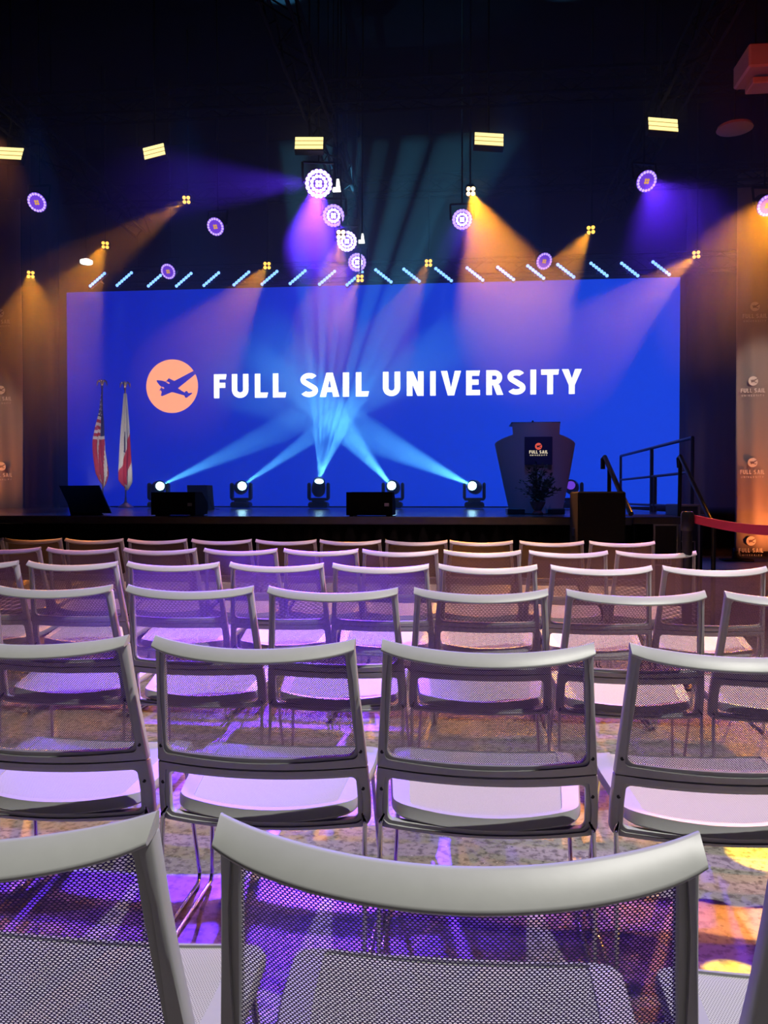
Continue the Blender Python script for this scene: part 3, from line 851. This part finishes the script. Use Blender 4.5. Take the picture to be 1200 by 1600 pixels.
# blue LED bars over the screen
BARS = [(152, 437, 1), (194, 436, 1), (243, 437, 1), (287, 437, 1), (330, 436, 1), (377, 435, 1), (421, 434, 1), (465, 433, 1), (511, 434, 1), (554, 435, 1),
        (599, 431, -1), (643, 430, -1), (693, 429, -1), (742, 428, -1), (790, 427, -1), (837, 425, -1), (884, 423, -1), (936, 421, -1), (984, 421, -1), (1033, 419, -1)]
def led_bar():
    r = empty('led_bar_light', (0, 0, 0))
    MB().box((0, .05, 0), (.46, .09, .075), bev=.015).build('housing', M['blackmetal'], r)
    mb = MB()
    for k in range(7): mb.lathe([(.032, 0), (.025, .010), (.001, .014)], 10, R=Matrix.Rotation(PI / 2, 3, 'X'), c=((k - 3) * .062, .004, 0), cap=False)
    mb.build('led_row', M['e_led'], r)
    MB().tube([(0, .07, 0), (0, .28, .0)], .015, 6).build('clamp', M['blackmetal'], r)
    return r
lb = led_bar()
for i, (px, py, sg) in enumerate(BARS):
    o = lb if i == 0 else copy_tree(lb)
    o.location = at(px, py, 15.2)
    o.rotation_euler = (0, -sg * math.radians(39), 0)
    s_ = 'left' if sg > 0 else 'right'
    k = i if sg > 0 else i - 10
    tag(o, 'blue LED bar, %s from the left in the %s slanting half above the screen' % (ORD[k], 'left-hand' if sg > 0 else 'right-hand'), 'stage light', 'slanted blue LED bars above the screen')
    # its light falls down in front of the screen
    p = o.location
    if i % 2 == 0 or i > 15 or i < 3: spot('led_bar_beam', p + Vector((0, -.05, 0)), p + Vector((0, -.6, -2.4)), (0.10, .22, 1.0), 170 if i not in (0, 1, 17, 18, 19) else 330, 24, .8, .05)
zb_ = at(600, 430, 15.32).z
truss('lighting_truss', (-6.6, 15.45, zb_ + .12), (5.6, 15.45, zb_ + .12), .3, 'black truss carrying the blue bars above the screen', (.02, .35, .65, .98))
for x, lab in ((RP[0].x, 'centre'), (RP[4].x, 'left'), (RP[9].x + .2, 'right')):
    truss('lighting_truss', (x, 8.0, TZ), (x, 15.0, TZ), .3, 'black lighting truss running towards the stage, %s one' % lab, (.05, .5, .95))
truss('lighting_truss', (-7.2, YA, TZ + .32), (6.2, YA, TZ + .32), .3, 'black cross truss carrying the small amber lamps', (.05, .5, .95))
truss('lighting_truss', (-7.2, 10.95, TZ + .32), (6.2, 10.95, TZ + .32), .3, 'black cross truss carrying the warm panels', (.05, .5, .95))

# truss hardware beside the ring lights; its lit look is painted as glow
for (px, py, s, lab) in ((526, 289, 1.0, 'small white L-shaped truss fitting with painted glow beside the largest ring light'), (565, 372, .75, 'small white L-shaped truss fitting with painted glow beside the third ring light')):
    p = at(px, py, 11.2)
    mb = MB(); q = [(-.06, -.085), (.055, -.085), (.03, .085), (-.0, .085), (-.01, -.03), (-.06, -.03)]
    vs = [Vector((a * s, 0, b * s)) for a, b in q] + [Vector((a * s, .04, b * s)) for a, b in q]
    n = len(q); tri = tessellate_polygon([vs[:n]])
    mb.add(vs, [tuple(t) for t in tri] + [tuple(i + n for i in t) for t in tri] + [(i, (i + 1) % n, (i + 1) % n + n, i + n) for i in range(n)])
    o = mb.build('glowing_truss_fitting', M['e_down_and_fitting']); o.location = p; MB().tube([(.0, .05, -.05 * s), (.02, .05, H - p.z)], .012, 6).build('hanging_arm', M['trussblack'], o)
    tag(o, lab, 'light fitting', 'white fittings on the centre truss')
# oval downlight
p = at(135, 412, 15.0)
o = MB().lathe([(.11, 0), (.12, .01), (.12, .06), (.05, .09)], 20).build('downlight', M['e_down_and_fitting']); o.location = p; MB().tube([(0, 0, .05), (0, 0, H - p.z)], .012, 6).build('stem', M['trussblack'], o)
tag(o, 'white oval downlight left of the amber lamp over the screen corner', 'ceiling light')

# ------------------------------------------------------------------ lectern
LY = 9.6
lx = at(837, 700, LY).x
le = empty('lectern', (lx, LY, SZ)); tag(le, 'tall curved grey lectern with winged top standing on the stage', 'lectern')
def lp(px, py): q = at(px, py, LY); return q.x - lx, q.z - SZ
def panel(mb, outline_l, outline_r, rad, th):
    """curved shell between left and right outlines sampled by height"""
    zs = [z for z, x in outline_l]
    n = 24; vs = []; m = len(zs)
    for side in (0, 1):
        for j in range(m):
            for i in range(n + 1):
                u = i / n; x = outline_l[j][1] + (outline_r[j][1] - outline_l[j][1]) * u
                y = -math.sqrt(max(0, rad * rad - x * x)) + rad * .80 + side * th
                vs.append(Vector((x, y, zs[j])))
    fs = []; K = m * (n + 1)
    for j in range(m - 1):
        for i in range(n):
            a = j * (n + 1) + i; fs.append((a, a + 1, a + n + 2, a + n + 1)); fs.append((K + a, K + a + n + 1, K + a + n + 2, K + a + 1))
        for i in (0, n):
            a = j * (n + 1) + i; fs.append((a, a + n + 1, K + a + n + 1, K + a))
    for j in (0, m - 1):
        for i in range(n):
            a = j * (n + 1) + i; fs.append((a, a + 1, K + a + 1, K + a))
    mb.add(vs, fs)
wt = lp(901, 692)[0]; wb = lp(889, 800)[0]; ztw = lp(837, 682)[1]; zwing = lp(901, 692)[1]
mb = MB(); ol = []; orr = []
for k in range(12):
    z = .01 + (zwing - .01) * k / 11; h = (wb - .09) + (wt - wb + .09) * (k / 11) ** .92
    ol.append((z, -h)); orr.append((z, h))
nk = lp(873, 680)[0]
for k in range(1, 7):   # shoulder: rises to the neck
    t = k / 6; z = zwing + (lp(873, 679)[1] - zwing) * t; h = wt + (nk - wt) * t ** 1.6
    ol.append((z, -h)); orr.append((z, h))
panel(mb, ol, orr, .60, .02); mb.build('front_panel', M['lectern'], le, smooth=50)
mb = MB(); zn0 = lp(873, 684)[1]; zn1 = lp(876, 661)[1]
panel(mb, [(zn0, -nk), (zn1, -nk * 1.04)], [(zn0, nk), (zn1, nk * 1.04)], .60, .02); mb.build('raised_top', M['lectern'], le, smooth=50)
mb = MB(); mb.box((0, .2, zn1 + .006), (nk * 2.16, .42, .018), bev=.006); mb.build('reading_shelf', M['blackmetal'], le)
MB().box((0, .12, .035), (wb * 1.7, .45, .07), bev=.01).build('plinth', M['blackmetal'], le)
MB().box((0, .22, .55), (.40, .3, 1.0), bev=.02).build('inner_column', M['black'], le)
MB().tube([(-.03, .1, zn1 + .01), (-.03, .06, zn1 + .03)], .012, 8).build('microphone', M['black'], le)
s0 = lp(818, 684); s1 = lp(861, 727)
scx = (s0[0] + s1[0]) / 2; scz = (s0[1] + s1[1]) / 2; sw = s1[0] - s0[0]
sg = MB().box((scx, -.14, scz), (sw, .016, s0[1] - s1[1]), bev=.003).build('sign_plate', M['sign'], le)
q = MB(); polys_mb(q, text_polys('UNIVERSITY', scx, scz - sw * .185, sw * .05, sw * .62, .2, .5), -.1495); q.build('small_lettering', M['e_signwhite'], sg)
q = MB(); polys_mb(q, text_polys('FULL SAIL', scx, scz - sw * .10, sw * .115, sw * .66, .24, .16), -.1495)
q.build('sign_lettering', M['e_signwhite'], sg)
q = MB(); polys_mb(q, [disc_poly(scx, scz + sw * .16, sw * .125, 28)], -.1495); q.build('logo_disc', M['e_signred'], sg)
q = MB(); polys_mb(q, [plane_poly(scx, scz + sw * .16, sw * .125)], -.151); q.build('aeroplane_silhouette', M['sign'], sg)
# potted plant in front
PY = LY - .42
pp = at(840, 800, PY); pt = empty('potted_plant', (pp.x, PY, SZ)); tag(pt, 'dark leafy potted plant standing in front of the lectern', 'plant')
MB().lathe([(.055, 0), (.065, .02), (.04, .05), (.055, .07), (.085, .13), (.09, .15), (.08, .15)], 20).build('pot', M['pot'], pt, smooth=40)
lf = MB(); stm = MB()
rnd = random.Random(3)
for i in range(46):
    an = rnd.uniform(0, 2 * PI); top = rnd.uniform(.18, 1.0) ** 1.0
    reach = (1 - top) * .26 + .05; zt_ = .16 + top * .40
    pts = []
    for k in range(5):
        t = k / 4; pts.append(Vector((math.cos(an) * reach * t ** 1.2, math.sin(an) * reach * t ** 1.2 * .6, .13 + (zt_ - .13) * (1 - (1 - t) ** 1.3))))
    stm.tube(pts, .003, 4)
    for k in range(1, 5):
        for j in range(5):
            c = pts[k] + Vector((rnd.uniform(-.02, .02), rnd.uniform(-.02, .02), rnd.uniform(-.03, .02)))
            dd = Vector((math.cos(an + rnd.uniform(-1.2, 1.2)), math.sin(an + rnd.uniform(-1.2, 1.2)), rnd.uniform(-.3, .9))).normalized()
            sd = dd.cross(Vector((rnd.uniform(-1, 1), rnd.uniform(-1, 1), 1))).normalized() * .010; ln = rnd.uniform(.035, .07)
            lf.add([c, c + dd * ln * .45 + sd, c + dd * ln, c + dd * ln * .45 - sd], [(0, 1, 2, 3)])
stm.build('stem', M['leaf'], pt); lf.build('foliage', M['leaf'], pt)

# ------------------------------------------------------------------ flags
def flag(px, top_py, label, kind, Y=15.0):
    p = at(px, 700, Y); r = empty('flag_on_pole', (p.x, Y, SZ)); tag(r, label, 'flag', 'indoor flags on the left of the stage')
    Ht = at(px, top_py, Y).z - SZ
    MB().tube([(0, 0, .04), (0, 0, Ht - .14)], .014, 10).build('pole', M['gold'] if kind == 'f' else M['blackmetal'], r, smooth=60)
    MB().lathe([(.15, 0), (.15, .012), (.11, .045), (.045, .085), (.022, .13), (.020, .19)], 24).build('base', M['goldbase'], r, smooth=40)
    f = MB(); f.lathe([(.018, Ht - .15), (.030, Ht - .135), (.012, Ht - .11), (.028, Ht - .09), (.034, Ht - .05), (.020, Ht - .01), (.006, Ht)], 12)
    for s in (-1, 1):
        pts = [(s * .015, 0, Ht - .045), (s * .055, .0, Ht - .005), (s * .085, 0, Ht - .03), (s * .105, 0, Ht - .11)]
        f.tube(pts, [.018, .024, .020, .004], 6)
    f.tube([(0, 0, Ht - .02), (.0, -.02, Ht + .01), (.01, -.045, Ht - .005)], [.012, .016, .003], 6)
    f.build('eagle_finial', M['gold'], r, smooth=60)
    zt_ = Ht - .22; zb_ = .42 if kind == 'u' else .36
    prof = [(0, .016), (.08, .02), (.2, .035), (.38, .085), (.55, .115), (.75, .125), (.88, .12), (.96, .07), (1, .02)] if kind == 'u' else \
           [(0, .03), (.1, .045), (.35, .08), (.6, .105), (.8, .125), (.92, .13), (.97, .08), (1, .02)]
    mb = MB(); n = 64; m = 60; vs = []
    for j in range(m + 1):
        t = j / m; R = lerp(prof, t); z = zt_ + (zb_ - zt_) * t
        ox = (-.05 * math.sin(t * PI) * (1 if kind == 'u' else .2) + (.03 * math.sin(t * 9) * t if kind == 'u' else .02 * t))
        for i in range(n):
            a = 2 * PI * i / n
            rr = R * .88 * (1 + .30 * math.sin(5 * a + t * 3.0) + .12 * math.sin(9 * a + 6 * t + 1))
            vs.append(Vector((ox + rr * math.cos(a), rr * math.sin(a) * .7, z + .04 * math.sin(a * 2) * t)))
    fs = []; mis = []
    for j in range(m):
        for i in range(n):
            i2 = (i + 1) % n; fs.append((j * n + i, j * n + i2, (j + 1) * n + i2, (j + 1) * n + i))
            t = (j + .5) / m; a = 2 * PI * (i + .5) / n
            x = math.cos(a); fold = math.sin(5 * a + t * 3)
            if kind == 'u':
                if t < .26: k = 1 if (math.sin(j * 2.1) * math.sin(i * .55) > .45) else 2
                elif x > .45 and t < .46: k = 2
                elif t < .52: k = 1 if int((t - .26 + .012 * x) / .036) % 2 == 0 else 0
                else: k = 1 if (math.sin(a * 4.5 + t * 9) > .72) else 0
            else:
                s1_ = abs(((a / PI * 1.0 + t * 1.9) % 2) - 1.0)
                k = 0 if (s1_ < .26 and t > .35) or (.78 < t < .95 and abs(x) < .35) else 1
                if .40 < t < .62 and .0 < fold and -.2 < x < .25: k = 2
            mis.append(k)
    mb.add(vs, fs); mb.mi = mis
    mb.build('draped_cloth', [M['flagred'], M['flagwhite'], M['flagblue']], r, smooth=60)
flag(160, 594, 'furled red, white and blue striped flag on a pole', 'u')
flag(196, 597, 'furled white flag with red bands on a gold-based pole', 'f')
spot('flag_fill', (-6.1, 12.9, 1.15), (-6.6, 15.0, 2.25), (1, .90, .82), 130, 52, .7, .05)  # added spot without a fixture, brightens both flags

# ------------------------------------------------------------------ speakers on the stage
def wedge(px0, px1, pyt, Y, dep, label, rot=0, slope=.45, name='foldback_speaker', hgt=None):
    xa = at(px0, 780, Y).x; xb = at(px1, 780, Y).x; zt_ = at((px0 + px1) / 2, pyt, Y).z - SZ; wd = xb - xa
    r = empty(name, ((xa + xb) / 2, Y, SZ), (0, 0, rot)); tag(r, label, 'speaker')
    # side outline (y towards the stage back)
    q = [(0, 0.01), (dep, 0.01), (dep, zt_ * (1 - slope)), (dep * .55, zt_), (0, zt_)]
    vs = [Vector((-wd / 2, y, z)) for y, z in q] + [Vector((wd / 2, y, z)) for y, z in q]; n = len(q)
    MB().add(vs, [tuple(range(n)), tuple(range(2 * n - 1, n - 1, -1))] + [(i, (i + 1) % n, (i + 1) % n + n, i + n) for i in range(n)]).build('cabinet', M['black'], r)
    MB().box((wd * .38, -.004, zt_ * .48), (.05, .01, .035), bev=.003).build('socket_plate', M['alu'], r)
    g = MB(); a = Vector((0, dep * .55, zt_)); b = Vector((0, dep, zt_ * (1 - slope))); nrm = Vector((0, (a.z - b.z), (b.y - a.y))).normalized()
    g.add([a + nrm * .004 + Vector((-wd * .45, 0, 0)), a + nrm * .004 + Vector((wd * .45, 0, 0)), b + nrm * .004 + Vector((wd * .45, 0, 0)), b + nrm * .004 + Vector((-wd * .45, 0, 0))], [(0, 1, 2, 3)])
    g.build('grille', M['blackmetal'], r)
    for sx_ in (-1, 1): MB().box((sx_ * wd * .4, dep * .5, .006), (.04, dep * .8, .012)).build('rubber_foot', M['black'], r)
    return r
wedge(236, 305, 769, SF + .12, .42, 'black foldback speaker on the stage edge, left of centre')
wedge(541, 613, 769, SF + .12, .42, 'black foldback speaker on the stage edge at stage centre')
xa = at(903, 780, 6.9).x; xb = at(978, 780, 6.9).x; zt_ = at(940, 768, 6.9).z
r = empty('bass_speaker', ((xa + xb) / 2, 6.9, 0)); tag(r, 'tall black bass speaker cabinet on the floor before the stage, by the handrails', 'speaker')
MB().box((0, .25, zt_ / 2 + .01), (xb - xa, .5, zt_ - .02), bev=.012).build('cabinet', M['black'], r)
for sx_ in (-1, 1):
    MB().box((sx_ * (xb - xa) * .38, .25, .01), (.05, .4, .02)).build('rubber_foot', M['black'], r)
    MB().box((sx_ * ((xb - xa) / 2 + .001), .25, zt_ * .7), (.006, .16, .07), bev=.002).build('side_handle', M['blackmetal'], r)
# tilted monitor at left
xa = at(122, 780, SF + .3).x
r = empty('tilted_monitor', (xa, SF + .35, SZ), (0, 0, math.radians(12))); tag(r, 'dark slanted confidence monitor at the left end of the stage', 'monitor')
def para(mb, pts, th):
    vs = [Vector(p) for p in pts] + [Vector((p[0], p[1] + th, p[2])) for p in pts]; n = len(pts)
    mb.add(vs, [tuple(range(n)), tuple(range(2 * n - 1, n - 1, -1))] + [(i, (i + 1) % n, (i + 1) % n + n, i + n) for i in range(n)])
mb = MB(); para(mb, [(-.09, 0, .03), (.33, 0, .02), (.17, .12, .335), (-.26, .12, .33)], .05); mb.build('monitor_panel', M['black'], r)
mb = MB(); para(mb, [(-.12, .06, .0), (.24, .06, .0), (.16, .06, .08), (-.16, .1, .12)], .2); mb.build('stand', M['blackmetal'], r)
# speaker at the back near the flags
xb_ = at(310, 780, 12.6).x
r = empty('stage_speaker', (xb_, 12.6, SZ)); tag(r, 'small dark speaker behind the left foldback speaker with trailing cable', 'speaker')
zt_ = at(310, 758, 12.6).z - SZ
mb = MB(); para(mb, [(-.17, 0, 0), (.17, 0, 0), (.14, 0, zt_), (-.19, 0, zt_)], .3); mb.build('cabinet', M['black'], r)
MB().tube([(.15, .1, .18), (.19, .05, .12), (.22, 0, .05), (.30, -.02, .01), (.36, -.05, .008)], .005, 5).build('cable', M['black'], r)
# road cases under / beside the stage
def road_case(px0, px1, pyt, Y, label):
    xa = at(px0, 800, Y).x; xb = at(px1, 800, Y).x; zt_ = at(px1, pyt, Y).z; wd = xb - xa
    r = empty('road_case', ((xa + xb) / 2, Y, 0)); tag(r, label, 'case')
    MB().box((0, .3, zt_ / 2 + .04), (wd, .6, zt_ - .08), bev=.01).build('body', M['case'], r)
    e = MB()
    for x in (-wd / 2, wd / 2): e.box((x, 0, zt_ / 2 + .04), (.025, .025, zt_ - .08), bev=.004)
    for z in (.09, zt_ - .012): e.box((0, 0, z), (wd, .025, .025), bev=.004)
    e.build('edge_trim', M['alu'], r)
    d = MB(); d.box((-wd * .12, -.012, zt_ * .62), (.17, .012, .012)); d.box((-wd * .12, -.012, zt_ * .62 - .10), (.17, .012, .012))
    for x in (-.08, .08): d.box((-wd * .12 + x, -.012, zt_ * .62 - .05), (.012, .012, .11))
    for k in range(5): d.box((-wd * .12 - .045 + k * .022, -.012, zt_ * .62 - .05), (.012, .01, .05))
    d.build('handle_plate', M['alu'], r)
    for x in (-wd * .35, wd * .35):
        for yy in (.1, .5): MB().lathe([(.04, -.015), (.04, .015)], 14, R=Matrix.Rotation(PI / 2, 3, 'Y'), c=(x, yy, .04)).build('castor', M['black'], r)
road_case(1022, 1058, 818, 8.45, 'black road case with silver handle plate under the grey landing')
road_case(1062, 1092, 788, 8.9, 'taller dark road case behind the rope post')

# ------------------------------------------------------------------ stairs and handrails
def rail_obj(label, parts):
    o = Vector(parts[0][1][0]); o.z = 0
    r = empty('handrail', o); tag(r, label, 'handrail')
    for nm, pts, rad in parts: MB().tube([Vector(p) - o for p in pts], rad, 8).build(nm, M['blackmetal'], r, smooth=60)
    return r
GX = 2.72
zt1, zm, zb1 = 1.83, 1.425, 1.02
rail_obj('black guard rail along the right side of the stage', [
    ('post', [(GX, 13.9, SZ), (GX, 13.9, zt1)], .022), ('top_rail', [(GX, 13.9, zt1), (GX, 9.7, zt1)], .022), ('middle_rail', [(GX, 13.9, zm), (GX, 9.7, zm)], .018),
    ('bottom_rail', [(GX, 13.9, zb1), (GX, 9.7, zb1)], .018), ('post', [(GX, 11.7, SZ), (GX, 11.7, zt1)], .026), ('post', [(GX, 11.5, SZ), (GX, 11.5, zm)], .026), ('post', [(GX, 9.7, SZ), (GX, 9.7, zt1)], .022)])
a0 = at(942, 733, 8.45); a1 = at(942, 717, 8.45); a2 = at(945, 714, 8.4); a3 = at(968, 766, 7.7); p0 = at(952, 730, 8.3)
rail_obj('black stair handrail nearer the lectern', [('grip', [a0, a1, a2, a3, at(986, 803, 7.35)], .024), ('post', [(p0.x, p0.y, p0.z), (p0.x, p0.y, SZ + .005)], .02)])
b0 = at(1061, 731, 8.5); b1 = at(1060, 716, 8.5); b2 = at(1063, 713, 8.45); b3 = at(1090, 770, 7.7); b4 = at(1115, 822, 7.1)
rail_obj('long sloping black stair handrail by the red rope', [('grip', [b0, b1, b2, b3, b4], .022), ('post', [(b4.x, b4.y, b4.z), (b4.x, b4.y, 0)], .02), ('post', [(b2.x, b2.y, b2.z), (b2.x, b2.y + .02, SZ + .005)], .02)])
r = empty('stage_landing', (2.03, 8.9, 0)); tag(r, 'grey landing platform at the stage corner between the handrails', 'platform')
MB().box((0, 0, SZ - .035), (.58, 1.3, .07), bev=.008).build('platform_top', M['grey'], r)
for sx_ in (-1, 1):
    for sy_ in (-1, 1): MB().tube([(sx_ * .265, sy_ * .6, 0), (sx_ * .265, sy_ * .6, SZ - .07)], .02, 6).build('leg', M['blackmetal'], r)

# ------------------------------------------------------------------ red rope belt
pa = at(1074, 815, 4.95); pbx = at(1345, 846, 3.5)
def stanchion(p, label):
    r = empty('stanchion', (p.x, p.y, 0)); tag(r, label, 'post', 'black rope posts')
    MB().lathe([(.17, 0), (.17, .015), (.06, .03), (.03, .05)], 24).build('base', M['blackmetal'], r, smooth=40)
    MB().tube([(0, 0, .03), (0, 0, .95)], .03, 12).build('pole', M['blackmetal'], r, smooth=60)
    MB().lathe([(.035, .93), (.038, .94), (.038, 1.03), (.03, 1.045)], 16).build('belt_head', M['blackmetal'], r, smooth=40)
stanchion(pa, 'black belt post holding the left end of the red belt')
stanchion(pbx, 'black belt post beyond the right edge')
mb = MB(); n = 20; vs = []
A = Vector((pa.x + .035, pa.y, 1.0)); B = Vector((pbx.x - .035, pbx.y, 1.0)); t = (B - A).normalized(); nr = t.cross(Vector((0, 0, 1))) * .0015
for i in range(n + 1):
    s = i / n; c = A.lerp(B, s); sag = -.035 * math.sin(PI * s)
    for dz in (-.025, .025):
        for k in (-1, 1): vs.append(c + Vector((0, 0, sag + dz)) + nr * k - A)
fs = []
for i in range(n):
    a = i * 4; fs += [(a, a + 4, a + 6, a + 2), (a + 1, a + 3, a + 7, a + 5), (a, a + 1, a + 5, a + 4), (a + 2, a + 6, a + 7, a + 3)]
mb.add(vs, fs); o = mb.build('red_belt', M['red'], smooth=40); o.location = A; tag(o, 'red retractable belt stretched from the black post to the right', 'barrier belt')

# ------------------------------------------------------------------ red lit things up right
dp_ = at(1200, 100, 9.0)
o = MB().box((0, 0, 0), (.9, .5, .25), bev=.02).build('air_duct', M['duct']); o.location = (dp_.x + .17, 9.0, dp_.z - .02); tag(o, 'square air duct lit red in the top right corner', 'duct')
MB().tube([(-.3, 0, .1), (-.3, 0, H - dp_.z + .02)], .01, 5).build('hanger', M['blackmetal'], o)
o2 = MB().box((0, 0, 0), (.9, .25, .07), bev=.01).build('duct_flange', M['duct'], o); o2.location = (.05, -.1, -.25)
MB().tube([(-.1, -.05, -.25), (-.1, -.05, 0)], .02, 6).build('bracket', M['blackmetal'], o)
hp = at(1148, 195, 9.6)
mb = MB(); mb.lathe([(.02, .0), (.19, -.02), (.20, -.05), (.17, -.06)], 20); o = mb.build('dome_fixture', M['duct'], smooth=40); o.location = hp; tag(o, 'shallow round fixture catching red light, below the duct', 'light fitting')
MB().tube([(0, 0, 0), (0, 0, H - hp.z)], .01, 5).build('hanging_cable', M['blackmetal'], o)
spot('red_work_light', (dp_.x - .8, 7.6, dp_.z - 1.0), (dp_.x + .2, 9.0, dp_.z), (1.0, .06, .03), 40, 70, .6, .05)

spot('stage_fill', (1.0, 5.5, 6.5), (1.9, 9.5, 1.5), (.40, .22, 1.0), 420, 24, .8, .08)  # added violet fill to lift the lectern
for x_ in (-4.6, -2.9, -1.2, .5): spot('deck_fill', (x_, 7.9, 6.2), (x_, 9.3, SZ), (.01, .18, 1.0), 600, 20, .7, .05)  # added blue spots imitate LED bar spill on the deck front
# banner uplights
for (x, y, tx) in ((bx + 1.2, 13.7, bx + 1.0), (bx2 - 1.2, 13.7, bx2 - 1.0)):
    z0 = .12 if x > 0 else SZ + .12
    r = empty('uplight', (x, y, z0 - .12)); tag(r, 'small floor uplight below the %s banner' % ('right' if x > 0 else 'left'), 'stage light')
    MB().box((0, 0, .06), (.25, .2, .12), bev=.02).build('housing', M['blackmetal'], r)
    spot('banner_uplight', (x, y - .15, z0 + .1), (tx, 14.6, z0 + 1.1), (1.0, .25, .07), 300, 125, .9, .1)
spot('banner_downlight', (bx + .6, 10.5, 6.2), (bx + .5, 14.6, 2.8), (1.0, .74, .58), 900, 24, .8, .05)
spot('banner_downlight', (bx2 - .6, 10.5, 6.2), (bx2 - .7, 14.6, 2.2), (1.0, .62, .40), 700, 24, .8, .05)

# amber and yellow light patches falling into the house
spot('amber_house_beam', (5.0, 9.5, 6.2), (1.9, 3.4, .2), (1.0, .30, .13), 1500, 20, .25, .04)
def floor_at(px, py):
    d = ray(px, py); return Vector((0, 0, EYE)) + d * (-EYE / d.z)
spot('yellow_house_beam', (1.2, -1.3, 7.0), floor_at(1155, 1535), (1.0, .62, .005), 20000, 1.2, .1, .01)
spot('yellow_house_beam', (1.6, -1.3, 7.0), floor_at(1184, 1338), (1.0, .62, .005), 20000, 1.3, .1, .01)
spot('amber_house_beam', (-6.2, 9.5, 6.2), (-1.9, 4.8, .2), (1.0, .30, .13), 900, 18, .3, .04)

# ------------------------------------------------------------------ haze over the stage
hz = bpy.data.materials.new('stage_haze'); hz.use_nodes = True
nt = hz.node_tree; nt.nodes.clear()
vs_ = nt.nodes.new('ShaderNodeVolumeScatter'); vs_.inputs['Density'].default_value = 0.050; vs_.inputs['Anisotropy'].default_value = 0.35
oo = nt.nodes.new('ShaderNodeOutputMaterial'); nt.links.new(vs_.outputs[0], oo.inputs['Volume'])
hb = MB().box((0, 0, 0), (17.6, 15.94 - 8.3, 6.8 - .95)).build('haze', hz)
hb.location = (-.1, (15.94 + 8.3) / 2, (6.8 + .95) / 2)
tag(hb, 'thin theatrical haze hanging over the stage and catching the beams', 'haze', kind='stuff')
